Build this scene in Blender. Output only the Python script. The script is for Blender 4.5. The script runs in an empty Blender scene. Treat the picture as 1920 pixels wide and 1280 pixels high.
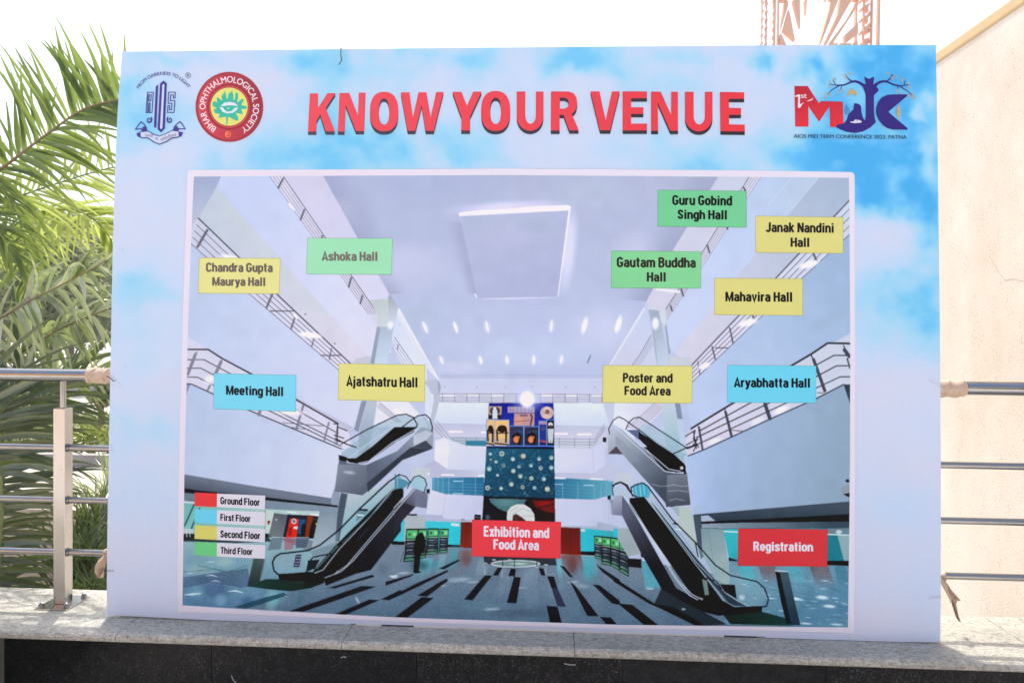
import bpy, bmesh, math, random
from mathutils import Vector, Matrix, noise, geometry
R = math.radians
S = bpy.context.scene
COL = S.collection
random.seed(7)

# ------------------------------------------------------------------ camera
cam_d = bpy.data.cameras.new('camera'); cam = bpy.data.objects.new('camera', cam_d); COL.objects.link(cam)
cam_d.sensor_width = 36; cam_d.lens = 24; cam_d.clip_start = .05; cam_d.clip_end = 500
cam.matrix_world = Matrix(((.99880414, -.01152572, .04751255, .12420582),
                           (.04769137, .01577068, -.99873761, -2.7697141),
                           (.01076186, .99980921, .0163015, 1.21683024), (0, 0, 0, 1)))
S.camera = cam
# ------------------------------------------------------------------ sky, sun, exposure
SUN_EL, SUN_AZ = 61, 20          # azimuth: degrees left of straight behind the board
W = bpy.data.worlds.new('World'); S.world = W; W.use_nodes = True
nt = W.node_tree; bg = nt.nodes['Background']
sky = nt.nodes.new('ShaderNodeTexSky'); sky.sky_type = 'NISHITA'; sky.sun_disc = False
sky.sun_elevation = R(SUN_EL); sky.sun_rotation = R(-SUN_AZ); sky.dust_density = 4.0; sky.air_density = 1.1; sky.ozone_density = 1.5
nt.links.new(sky.outputs[0], bg.inputs[0]); bg.inputs[1].default_value = .15
sd = bpy.data.lights.new('sun', 'SUN'); sd.energy = 2.2; sd.angle = R(.5); sd.color = (1, .95, .87)
so = bpy.data.objects.new('sun', sd); COL.objects.link(so)
so.rotation_euler = (R(SUN_EL - 90), 0, R(SUN_AZ))
S.view_settings.view_transform = 'Standard'; S.view_settings.look = 'None'
S.view_settings.exposure = 1.05; S.view_settings.gamma = 1
S.cycles.max_bounces = 8; S.cycles.transparent_max_bounces = 16

# ------------------------------------------------------------------ helpers
def lin(c):
    c = c / 255
    return c / 12.92 if c <= .04045 else ((c + .055) / 1.055) ** 2.4
INK = (.96, 1.03, 1.01)            # ink strength of the print per channel
def ink(c, a=1.0):
    return (min(lin(c[0]) * INK[0], .9), min(lin(c[1]) * INK[1], .9), min(lin(c[2]) * INK[2], .9), a)

def tag(o, label=None, cat=None, group=None, kind=None):
    if label: o['label'] = label
    if cat: o['category'] = cat
    if group: o['group'] = group
    if kind: o['kind'] = kind
    return o
def empty(name, loc=(0, 0, 0)):
    o = bpy.data.objects.new(name, None); COL.objects.link(o); o.location = loc; o.empty_display_size = .1
    return o

class MB:
    """collects shapes, then links them as one mesh object"""
    def __init__(s): s.v = []; s.f = []
    def box(s, x0, x1, y0, y1, z0, z1):
        b = len(s.v)
        s.v += [(x, y, z) for z in (z0, z1) for y in (y0, y1) for x in (x0, x1)]
        s.f += [tuple(b + i for i in q) for q in ((0, 2, 3, 1), (4, 5, 7, 6), (0, 1, 5, 4), (2, 6, 7, 3), (0, 4, 6, 2), (1, 3, 7, 5))]
        return s
    def bar(s, p, q, w, d=None, up=(0, 0, 1)):
        p, q = Vector(p), Vector(q); t = (q - p).normalized(); d = d or w
        a = t.cross(Vector(up)); a = a.normalized() if a.length > 1e-5 else Vector((1, 0, 0)); c = a.cross(t).normalized()
        b = len(s.v)
        for e in (p, q):
            for i, j in ((-1, -1), (1, -1), (1, 1), (-1, 1)): s.v.append(tuple(e + a * i * w / 2 + c * j * d / 2))
        s.f += [tuple(b + i for i in k) for k in ((0, 1, 2, 3), (7, 6, 5, 4), (0, 4, 5, 1), (1, 5, 6, 2), (2, 6, 7, 3), (3, 7, 4, 0))]
        return s
    def tube(s, pts, r, n=16, cap=True):
        pts = [Vector(p) for p in pts]; rs = r if isinstance(r, (list, tuple)) else [r] * len(pts)
        b = len(s.v); ref = None
        for i, p in enumerate(pts):
            t = (pts[min(i + 1, len(pts) - 1)] - pts[max(i - 1, 0)]).normalized()
            if ref is None: ref = Vector((0, 0, 1)) if abs(t.z) < .9 else Vector((1, 0, 0))
            a = t.cross(ref).normalized(); c = a.cross(t).normalized(); ref = c
            for k in range(n):
                an = 2 * math.pi * k / n; s.v.append(tuple(p + (a * math.cos(an) + c * math.sin(an)) * rs[i]))
        for i in range(len(pts) - 1):
            for k in range(n):
                s.f.append((b + i * n + k, b + i * n + (k + 1) % n, b + (i + 1) * n + (k + 1) % n, b + (i + 1) * n + k))
        if cap:
            s.f.append(tuple(b + k for k in range(n))[::-1]); e = b + (len(pts) - 1) * n; s.f.append(tuple(e + k for k in range(n)))
        return s
    def build(s, name, mat, parent=None, smooth=False, bevel=0):
        me = bpy.data.meshes.new(name); me.from_pydata(s.v, [], s.f); me.validate(); me.update()
        if mat: me.materials.append(mat)
        o = bpy.data.objects.new(name, me); COL.objects.link(o)
        if parent: o.parent = parent
        if smooth:
            me.shade_smooth()
            try: me.set_sharp_from_angle(angle=R(40))
            except Exception: pass
        if bevel:
            m = o.modifiers.new('bevel', 'BEVEL'); m.width = bevel; m.segments = 3; m.limit_method = 'ANGLE'
        return o

# ------------------------------------------------------------------ materials
def material(name):
    m = bpy.data.materials.new(name); m.use_nodes = True
    t = m.node_tree; return m, t, t.nodes['Principled BSDF']
def nd(t, kind, **kw):
    n = t.nodes.new(kind)
    for k, v in kw.items():
        if k in n.inputs: n.inputs[k].default_value = v
        else: setattr(n, k, v)
    return n
def ramp(t, src, stops):
    r = t.nodes.new('ShaderNodeValToRGB'); t.links.new(src, r.inputs[0]); e = r.color_ramp.elements
    while len(e) < len(stops): e.new(.5)
    for i, (p, c) in enumerate(stops):
        e[i].position = p; e[i].color = (*c, 1) if len(c) == 3 else c
    return r.outputs[0]
def bump(t, p, src, strength, dist):
    b = nd(t, 'ShaderNodeBump', Strength=strength, Distance=dist); t.links.new(src, b.inputs['Height']); t.links.new(b.outputs[0], p.inputs['Normal']); return b
def obcoord(t, scale=(1, 1, 1), rot=(0, 0, 0)):
    c = t.nodes.new('ShaderNodeTexCoord'); mp = nd(t, 'ShaderNodeMapping'); mp.inputs['Scale'].default_value = scale; mp.inputs['Rotation'].default_value = rot
    t.links.new(c.outputs['Object'], mp.inputs[0]); return mp.outputs[0]
def mixc(t, a, b, f, mode='MIX'):
    m = nd(t, 'ShaderNodeMix', data_type='RGBA', blend_type=mode)
    for s, k in ((a, 6), (b, 7)):
        if isinstance(s, tuple): m.inputs[k].default_value = (*s, 1)
        else: t.links.new(s, m.inputs[k])
    if isinstance(f, (int, float)): m.inputs[0].default_value = f
    else: t.links.new(f, m.inputs[0])
    return m.outputs[2]

def mat_print(name, rough=.4, spec=.07):
    m, t, p = material(name)
    a = nd(t, 'ShaderNodeVertexColor', layer_name='ink'); t.links.new(a.outputs[0], p.inputs['Base Color']); t.links.new(a.outputs[1], p.inputs['Alpha'])
    p.inputs['Roughness'].default_value = rough; p.inputs['Specular IOR Level'].default_value = spec
    n = nd(t, 'ShaderNodeTexNoise', Scale=9.0, Detail=3.0); t.links.new(obcoord(t, (1, 1, .35)), n.inputs[0]); bump(t, p, n.outputs[0], .2, .02)
    return m
M_PRINT = mat_print('printed_vinyl')

def mat_plain(name, col, rough=.6, metal=0., nscale=0, namt=.25, bstr=0., bdist=.002):
    m, t, p = material(name); p.inputs['Roughness'].default_value = rough; p.inputs['Metallic'].default_value = metal
    p.inputs['Base Color'].default_value = (*col, 1)
    if nscale:
        n = nd(t, 'ShaderNodeTexNoise', Scale=nscale, Detail=5.0); t.links.new(obcoord(t), n.inputs[0])
        c = ramp(t, n.outputs[0], [(.3, tuple(x * (1 - namt) for x in col)), (.7, tuple(min(1, x * (1 + namt)) for x in col))]); t.links.new(c, p.inputs['Base Color'])
        if bstr: bump(t, p, n.outputs[0], bstr, bdist)
    return m

def mat_granite():
    m, t, p = material('grey_granite')
    v = obcoord(t, (1, 1.9, 1.5), (0, 0, R(28)))
    n1 = nd(t, 'ShaderNodeTexNoise', Scale=42.0, Detail=6.0, Roughness=.72); t.links.new(v, n1.inputs[0])
    n2 = nd(t, 'ShaderNodeTexNoise', Scale=120.0, Detail=3.0, Roughness=.7); t.links.new(v, n2.inputs[0])
    n3 = nd(t, 'ShaderNodeTexNoise', Scale=3.0, Detail=3.0); t.links.new(v, n3.inputs[0])
    a = ramp(t, n1.outputs[0], [(.36, (.10, .095, .08)), (.45, (.32, .31, .275)), (.56, (.47, .455, .41)), (.68, (.66, .64, .59))])
    b = ramp(t, n2.outputs[0], [(.37, (.035, .035, .03)), (.47, (.53, .50, .43)), (.7, (.75, .72, .64))])
    c = mixc(t, a, b, .38)
    d = ramp(t, n3.outputs[0], [(.35, (.80, .80, .76)), (.65, (1, .99, .96))])
    e = mixc(t, c, d, 1.0, 'MULTIPLY'); t.links.new(e, p.inputs['Base Color'])
    p.inputs['Roughness'].default_value = .48; bump(t, p, n1.outputs[0], .15, .002)
    return m
def mat_black_granite(name, base, speck, rough):
    m, t, p = material(name)
    v = obcoord(t)
    n1 = nd(t, 'ShaderNodeTexNoise', Scale=150.0, Detail=2.0, Roughness=.8); t.links.new(v, n1.inputs[0])
    n2 = nd(t, 'ShaderNodeTexNoise', Scale=22.0, Detail=5.0); t.links.new(v, n2.inputs[0])
    n3 = nd(t, 'ShaderNodeTexNoise', Scale=2.2, Detail=4.0); t.links.new(v, n3.inputs[0])
    a = ramp(t, n1.outputs[0], [(.48, (base,) * 3), (.58, (base * 1.9, base * 1.9, base * 2.0)), (.70, (speck, speck, speck * .97))])
    b = ramp(t, n2.outputs[0], [(.35, (.6, .6, .6)), (.65, (1.25, 1.25, 1.25))])
    c = ramp(t, n3.outputs[0], [(.35, (.65, .65, .66)), (.68, (1.3, 1.28, 1.25))])
    e = mixc(t, mixc(t, a, b, 1.0, 'MULTIPLY'), c, 1.0, 'MULTIPLY'); t.links.new(e, p.inputs['Base Color'])
    p.inputs['Roughness'].default_value = rough; p.inputs['Specular IOR Level'].default_value = .18
    return m
def mat_steel(name, rough, col=(.62, .60, .58), brush=False):
    m, t, p = material(name); p.inputs['Metallic'].default_value = 1; p.inputs['Base Color'].default_value = (*col, 1)
    n = nd(t, 'ShaderNodeTexNoise', Scale=14.0, Detail=6.0); t.links.new(obcoord(t, (1, 1, .5) if not brush else (2.5, 2.5, .8)), n.inputs[0])
    r = nd(t, 'ShaderNodeMapRange'); t.links.new(n.outputs[0], r.inputs[0]); r.inputs[1].default_value = .3; r.inputs[2].default_value = .7; r.inputs[3].default_value = rough * .75; r.inputs[4].default_value = rough * 1.4
    t.links.new(r.outputs[0], p.inputs['Roughness'])
    c = ramp(t, n.outputs[0], [(.3, tuple(x * .93 for x in col)), (.7, col)]); t.links.new(c, p.inputs['Base Color'])
    return m
def mat_plaster():
    m, t, p = material('cream_plaster')
    v = obcoord(t, (1, .6, 1.4), (R(28), 0, 0))
    n1 = nd(t, 'ShaderNodeTexNoise', Scale=150.0, Detail=3.0, Roughness=.6); t.links.new(v, n1.inputs[0])
    n2 = nd(t, 'ShaderNodeTexNoise', Scale=1.3, Detail=6.0, Roughness=.6); t.links.new(obcoord(t, (1, 1.4, .7)), n2.inputs[0])
    n3 = nd(t, 'ShaderNodeTexNoise', Scale=9.0, Detail=4.0, Roughness=.6); t.links.new(obcoord(t), n3.inputs[0])
    ad = nd(t, 'ShaderNodeMath', operation='MULTIPLY_ADD'); t.links.new(n3.outputs[0], ad.inputs[0]); ad.inputs[1].default_value = .25; t.links.new(n1.outputs[0], ad.inputs[2])
    a = ramp(t, ad.outputs[0], [(.445, (.38, .29, .19)), (.50, (.76, .69, .605)), (.7, (.80, .73, .65))])
    b = ramp(t, n2.outputs[0], [(.30, (.84, .79, .71)), (.5, (.95, .93, .90)), (.66, (1, 1, 1))])
    t.links.new(mixc(t, a, b, 1.0, 'MULTIPLY'), p.inputs['Base Color']); p.inputs['Roughness'].default_value = .9
    bump(t, p, ad.outputs[0], .4, .006)
    return m
def mat_leaf(name, c0, c1, trans, rough=.4, tcol=None, spec=.5):
    m, t, p = material(name)
    oi = nd(t, 'ShaderNodeNewGeometry')
    n = nd(t, 'ShaderNodeTexNoise', Scale=5.0, Detail=3.0); t.links.new(obcoord(t), n.inputs[0])
    mx = nd(t, 'ShaderNodeMath', operation='ADD'); t.links.new(n.outputs[0], mx.inputs[0])
    rr = nd(t, 'ShaderNodeMath', operation='MULTIPLY_ADD'); t.links.new(oi.outputs['Random Per Island'], rr.inputs[0]); rr.inputs[1].default_value = .5; rr.inputs[2].default_value = -.25
    t.links.new(rr.outputs[0], mx.inputs[1])
    c = ramp(t, mx.outputs[0], [(.25, c0), (.75, c1)]); t.links.new(c, p.inputs['Base Color'])
    p.inputs['Roughness'].default_value = rough; p.inputs['Specular IOR Level'].default_value = spec
    tr = nd(t, 'ShaderNodeBsdfTranslucent')
    if tcol: tr.inputs[0].default_value = (*tcol, 1)
    else: t.links.new(c, tr.inputs[0])
    ms = nd(t, 'ShaderNodeMixShader'); ms.inputs[0].default_value = trans
    out = t.nodes['Material Output']; t.links.new(p.outputs[0], ms.inputs[1]); t.links.new(tr.outputs[0], ms.inputs[2]); t.links.new(ms.outputs[0], out.inputs[0])
    return m
G_GREY = mat_granite()
G_BLACK = [mat_black_granite('black_granite', .005, .06, .3), mat_black_granite('worn_black_granite', .007, .10, .42), mat_black_granite('honed_black_granite', .010, .035, .45)]
STEEL = mat_steel('polished_steel', .12, (.36, .355, .35)); STEEL_B = mat_steel('brushed_steel', .2, (.50, .48, .46), True)
PLASTER = mat_plaster(); COPING = mat_plain('ochre_paint', (.62, .45, .24), .7, 0, 3, .15)
CLOTH = mat_plain('tan_cloth', (.54, .41, .31), .95, 0, 40, .15, .4, .003)
WIRE = mat_plain('black_wire', (.02, .02, .025), .5); WIRE_W = mat_plain('pale_wire', (.6, .6, .62), .4)
CHALK = mat_plain('scratch_mark', (.42, .42, .40), .9)
JOINT = mat_plain('pale_joint', (.16, .15, .13), .9)
MOULD = mat_plain('frame_white', (.72, .70, .66), .7, 0, 8, .1)
DARKGAP = mat_plain('dark_gap', (.05, .05, .05), .8)

# ------------------------------------------------------------------ ground
g = MB(); g.v = [(-75, -30, -.5), (75, -30, -.5), (75, 75, -.5), (-75, 75, -.5)]; g.f = [(0, 1, 2, 3)]
PAVE = mat_plain('pale_paving', (.46, .42, .36), .9, 0, 1.2, .12)
tag(g.build('ground', PAVE), kind='structure')
g = MB(); g.box(-16, 16, -13.9, -.11, -.47, -.40); tag(g.build('terrace_floor', mat_plain('terrace_stone', (.72, .68, .62), .6, 0, 3, .08)), kind='structure')
# the venue itself, across the terrace: the sun is on it, and the steel rails mirror it
vb = empty('venue_building', (0, -14, -.4)); tag(vb, 'sunlit cream and terracotta building front across the terrace, mirrored in the rails', 'building')
FACE = mat_plain('terracotta_render', (.60, .33, .16), .8, 0, .6, .1); CREAM = mat_plain('cream_render', (.72, .68, .62), .8, 0, .6, .08); WGLASS = mat_plain('dark_glass', (.015, .035, .04), .15)
m = MB(); m.box(-5.0, 18, -6, 0, 0, 6.8); m.build('wall', CREAM, vb)
m = MB(); m.box(-26, -5.005, -6, .3, 0, 7.3); m.build('corner_tower', FACE, vb)
m = MB(); m.box(-4.99, 18.2, .001, .25, 6.2, 7.3); m.box(-4.99, 18.2, .001, .15, 3.1, 3.6); m.build('cornice', FACE, vb)
for k in range(0, 5):
    for z, h_ in ((.1, 2.8), (4.0, 1.8)):
        m = MB(); m.box(k * 4 - 1.7, k * 4 + 1.7, .001, .09, z, z + h_); w_ = m.build('window', CREAM, vb); m = MB(); m.box(k * 4 - 1.6, k * 4 + 1.6, .0905, .096, z + .08, z + h_ - .08); m.build('pane', WGLASS, w_)
g = MB(); g.box(-9.5, -2.0, .285, 3.15, -.49, -.44); tag(g.build('planting_bed', mat_plain('soil', (.10, .075, .05), .95, 0, 6, .3)), kind='structure')
g = MB(); g.box(-14, 2.0, 5.28, 5.40, -.496, -.36); tag(g.build('kerb', mat_plain('kerb_grey', (.33, .32, .31), .9, 0, 3, .1)), kind='structure')

# ------------------------------------------------------------------ parapet
ZT = -.008
par = empty('parapet_wall', (0, 0, -.4)); tag(par, 'low parapet wall clad in black granite slabs under a grey granite coping', 'parapet')
OFF = Vector((0, 0, .4))
def up(mb):
    mb.v = [tuple(Vector(v) + OFF) for v in mb.v]; return mb
def slab(x0, x1, y0=-.150, y1=.285):
    # rounded nose towards the viewer
    prof = [(y1, ZT), (y1, ZT - .034), (y0 + .006, ZT - .034), (y0, ZT - .028), (y0 - .002, ZT - .016), (y0 + .003, ZT - .006), (y0 + .012, ZT)]
    m = MB(); n = len(prof)
    for x in (x0, x1): m.v += [(x, y, z) for y, z in prof]
    m.f = [tuple(range(n))[::-1], tuple(range(n, 2 * n))] + [(i, (i + 1) % n, n + (i + 1) % n, n + i) for i in range(n)]
    return m
xs = [-3.4, -1.567, -.655, .255, 1.14, 2.05, 2.95, 4.2]
for a, b in zip(xs[:-1], xs[1:]):
    o = up(slab(a + .0012, b - .0012)).build('coping_stone', G_GREY, par)
m = MB(); m.box(-3.4, -2.058, -1.5, -.1535, ZT - .033, ZT - .0005); up(m).build('coping_stone', G_GREY, par, bevel=.008)
xs = [-2.05, -1.190, -.365, .443, 1.215, 2.1, 3.0, 4.2]
for i, (a, b) in enumerate(zip(xs[:-1], xs[1:])):
    m = MB(); m.box(a + .0015, b - .0015, -.124, -.10, -.4, ZT - .0345); up(m).build('cladding_slab', G_BLACK[(0, 0, 1, 2, 1, 2, 0)[i]], par)
m = MB(); m.box(-3.4, 4.2, -.0995, .26, -.5, ZT - .0345); up(m).build('core', JOINT, par)
m = MB(); m.box(-3.4, -2.085, -1.47, -.126, -.4, ZT - .034); up(m).build('cladding_slab', G_BLACK[0], par)
for pts in ([(-1.1075, -.170), (-1.102, -.185), (-1.092, -.196), (-1.087, -.199)], [(-.665, -.083), (-.655, -.079), (-.645, -.081)], [(.215, -.077), (.235, -.081), (.26, -.080)]):
    m = MB(); m.tube([(x, -.1245, z) for x, z in pts], .0017, 6); up(m).build('scratch', CHALK, par)

# ------------------------------------------------------------------ railing
rl = empty('handrail', (0, .127, ZT)); tag(rl, 'stainless steel handrail with three thin rails on the granite coping', 'railing')
def rel(m, o=Vector((0, .127, ZT))):
    m.v = [tuple(Vector(v) - o) for v in m.v]; return m
m = MB(); m.tube([(-4.2, .127, .999), (4.2, .127, .999)], .0285, 32); rel(m).build('top_rail', STEEL, rl, True)
for z in (.680, .450, .220):
    m = MB(); m.tube([(-4.2, .127, z), (4.2, .127, z)], .0145, 24); rel(m).build('rail', STEEL, rl, True)
for px in (-1.985, .02):
    m = MB(); m.box(px - .026, px + .026, .101, .153, ZT + .006, .855); post = rel(m).build('post', STEEL_B, rl, bevel=.0025)
    m = MB(); m.tube([(px, .127, .8555), (px, .127, .975)], .0115, 20); rel(m).build('spigot', STEEL, post, True)
    m = MB(); m.box(px - .072, px + .072, .050, .204, ZT + .0005, ZT + .0058); pl = rel(m).build('base_plate', STEEL_B, post, bevel=.001)
    for dx, dy in ((-.055, -.058), (.055, -.058), (.055, .058), (-.055, .058)):
        m = MB(); m.tube([(px + dx, .127 + dy, ZT + .006), (px + dx, .127 + dy, ZT + .016)], .0125, 6); m.tube([(px + dx, .127 + dy, ZT + .0162), (px + dx, .127 + dy, ZT + .024), (px + dx, .127 + dy, ZT + .027)], [.008, .008, .004], 10)
        rel(m).build('bolt', STEEL, post, True)
    for z in (.680, .450, .220):
        m = MB(); m.tube([(px + .0262, .127, z), (px + .034, .127, z)], .0185, 20); rel(m).build('collar', STEEL, post, True)

# cloth wraps on the rails
def sleeve(name, x0, x1, z, r, label, seed, tail=None):
    m = MB(); n = 40;     rnd = random.Random(seed); k = 36
    for i in range(n):
        u = i / (n - 1); x = x0 + (x1 - x0) * u
        for j in range(k):
            an = 2 * math.pi * j / k
            fold = (an / 6.2832 + u * (2.6 if x1 - x0 > .1 else 1.3) + .1 * seed + .05 * math.sin(an * 2 + seed)) % 1; f2 = abs(math.sin(an * 1.5 + u * 11 + seed))
            rr = r * (.98 + .17 * fold ** 1.5 + .035 * f2) + .002 * noise.noise(Vector((x * 40, an, seed)))
            if i in (0, n - 1): rr = r * .95
            m.v.append((x, .127 + rr * math.cos(an), z + rr * math.sin(an)))
    for i in range(n - 1):
        for j in range(k): m.f.append((i * k + j, i * k + (j + 1) % k, (i + 1) * k + (j + 1) % k, (i + 1) * k + j))
    if tail: tail(m)
    o = m.build(name, CLOTH, None, True); tag(o, label, 'cloth', 'cloth strips tied round the rails'); return o
def rag(pts, w):
    def f(m):
        b = len(m.v); n = len(pts)
        for i, p in enumerate(pts):
            ww = w[i]; p = Vector(p)
            for j in range(6):
                t = j / 5 - .5
                m.v.append((p.x + ww * t, p.y - .012 * math.cos(t * 7 + i) - .01 * math.sin(i * 1.3), p.z + .25 * ww * t + .006 * math.sin(j * 2.4 + i)))
        for i in range(n - 1):
            for j in range(5): q = b + i * 6 + j; m.f.append((q, q + 1, q + 7, q + 6))
    return f
sleeve('cloth_wrap', -1.868, -1.70, .999, .0315, 'tan cloth wound round the top rail at the left edge of the board', 1)
sleeve('cloth_wrap', 1.70, 1.853, .996, .0325, 'tan cloth wound round the top rail at the right edge of the board', 2)
sleeve('cloth_wrap', -1.795, -1.73, .22, .018, 'tan cloth knot on the lowest rail at the left edge of the board', 3,
       rag([(-1.775, .105, .222), (-1.783, .10, .20), (-1.790, .095, .172), (-1.796, .095, .15), (-1.797, .10, .132), (-1.795, .105, .122)], [.03, .045, .05, .042, .026, .008]))
sleeve('cloth_wrap', 1.735, 1.792, .215, .018, 'torn tan rag hanging from the lowest rail at the right edge of the board', 4,
       lambda m: (rag([(1.770, .105, .215), (1.782, .10, .18), (1.798, .095, .14), (1.815, .095, .105), (1.832, .10, .06), (1.838, .10, .045)], [.016, .022, .020, .013, .008, .002])(m), rag([(1.768, .10, .21), (1.785, .09, .17), (1.808, .085, .14), (1.828, .09, .128)], [.016, .024, .022, .014])(m), rag([(1.766, .09, .22), (1.774, .085, .19), (1.79, .08, .15), (1.80, .085, .125)], [.012, .018, .014, .004])(m)))

# ------------------------------------------------------------------ wall on the right and the far tower
wl = empty('building_wall', (2.24, .31, -.5)); tag(wl, 'cream rough plaster wall with an ochre coping at the right', 'wall')
def rw(m, o=Vector((2.24, .31, -.5))):
    m.v = [tuple(Vector(v) - o) for v in m.v]; return m
m = MB(); m.box(2.24, 4.6, .31, 7.0, -.5, 2.69); rw(m).build('plaster_face', PLASTER, wl)
m = MB(); m.box(2.233, 4.61, .303, 7.02, 2.6905, 2.755); rw(m).build('coping', COPING, wl, bevel=.012)
m = MB(); m.tube([(2.2395, .60, 1.60), (2.2395, .578, 1.568), (2.2395, .555, 1.545), (2.2395, .53, 1.513), (2.2395, .505, 1.49), (2.2395, .481, 1.472), (2.2395, .445, 1.476), (2.2395, .41, 1.474), (2.2395, .385, 1.465), (2.2395, .362, 1.461)], .0013, 6); rw(m).build('crack', mat_plain('crack_dark', (.55, .47, .38), .9), wl)

SALMON = mat_plain('salmon_render', (.88, .46, .27), .8, 0, .5, .1)
tw = empty('lattice_tower', (16.8, 40, -.5)); tag(tw, 'salmon open lattice tower against the white sky behind the board', 'tower')
def lattice(polys, name):
    """flat cut ribs .35 m thick, storey over storey"""
    m = MB()
    for st_ in range(-1, 9):
        for k, q in enumerate(polys):
            p = [(13.215 + (x / 3.692 - 30) * .03183 - 16.8, 21.58 - (y / 3.692 + st_ * 84) * .0324 + .5) for x, y in q]; n = len(p)
            if min(z for x, z in p) < 0: continue
            b = len(m.v); m.v += [(x, .02 * k, z) for x, z in p] + [(x, .35 + .02 * k, z) for x, z in p]
            m.f += [tuple(b + i for i in range(n)), tuple(b + n + i for i in range(n))[::-1]] + [(b + i, b + n + i, b + n + (i + 1) % n, b + (i + 1) % n) for i in range(n)]
    return m.build(name, SALMON, tw)
lattice([[(598, -5), (642, -5), (548, 240), (520, 312), (512, 312)], [(655, -5), (738, -5), (640, 170), (562, 312), (545, 312), (640, 100)], [(700, 140), (780, -5), (780, 38), (602, 312), (575, 312)], [(690, 245), (780, 160), (780, 238), (690, 305)], [(755, 296), (780, 282), (780, 312), (742, 312)], [(262, 205), (300, 62), (316, 130), (345, 278)], [(248, 225), (288, 312), (242, 312)], [(330, -5), (376, -5), (383, 188)], [(414, -5), (427, -5), (423, 95)], [(274, 10), (300, -5), (296, 40), (250, 190)]], 'fan_rib')
lattice([[(x - 7, y), (x + 9, y + 7), (x - 1, y + 24)] for x in (118, 150, 208) for y in range(10, 310, 55)] + [[(820, y), (832, y + 4), (826, y + 22), (812, y + 14)] for y in (40, 115, 200, 285)] + [[(846, y), (886, y - 14), (868, y + 20), (872, y + 44), (852, y + 40)] for y in (20, 95, 170, 255)] + [[(880, y), (905, y + 12), (884, y + 30)] for y in (60, 140, 175, 250)], 'jali_tile')
m = MB()
for x, w in ((124, .04), (155, .04), (213, .09), (238, .07), (783, .09), (838, .05), (893, .06), (940, .12)):
    X = 13.215 + (x / 3.692 - 30) * .03183 - 16.8; m.box(X - w / 2, X + w / 2, .36, .6, 0, 25)
m.build('post', SALMON, tw)

# ------------------------------------------------------------------ hazy air
m = MB(); m.box(-80, 80, -36, 80, -1.6, 34)
hz = bpy.data.materials.new('haze'); hz.use_nodes = True; t = hz.node_tree; t.nodes.remove(t.nodes['Principled BSDF'])
pv_ = nd(t, 'ShaderNodeVolumePrincipled', Density=.0022, Anisotropy=.35); pv_.inputs['Color'].default_value = (.97, .97, .96, 1); t.links.new(pv_.outputs[0], t.nodes['Material Output'].inputs['Volume'])
tag(m.build('haze', hz), kind='stuff')

# ------------------------------------------------------------------ display board
# a scan of the print is measured in pixels; PIX turns a scan position into metres on the flat board
PIX = ((0.002326633091406294, 2.9802886517529444e-05, -2.2632495380298083), (7.236019663499422e-05, -0.0022969986205291512, 2.6344525169452644), (3.8846330536296664e-05, 2.423667053784636e-05, 1.0))
def onboard(x, y):
    w = PIX[2][0] * x + PIX[2][1] * y + 1
    return ((PIX[0][0] * x + PIX[0][1] * y + PIX[0][2]) / w, (PIX[1][0] * x + PIX[1][1] * y + PIX[1][2]) / w)

board = empty('display_board', (0, 0, 0)); board.rotation_euler = (R(-2.59), 0, 0)
tag(board, 'large printed venue board leaning on the handrail, hall picture and coloured plates', 'sign board')

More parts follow.
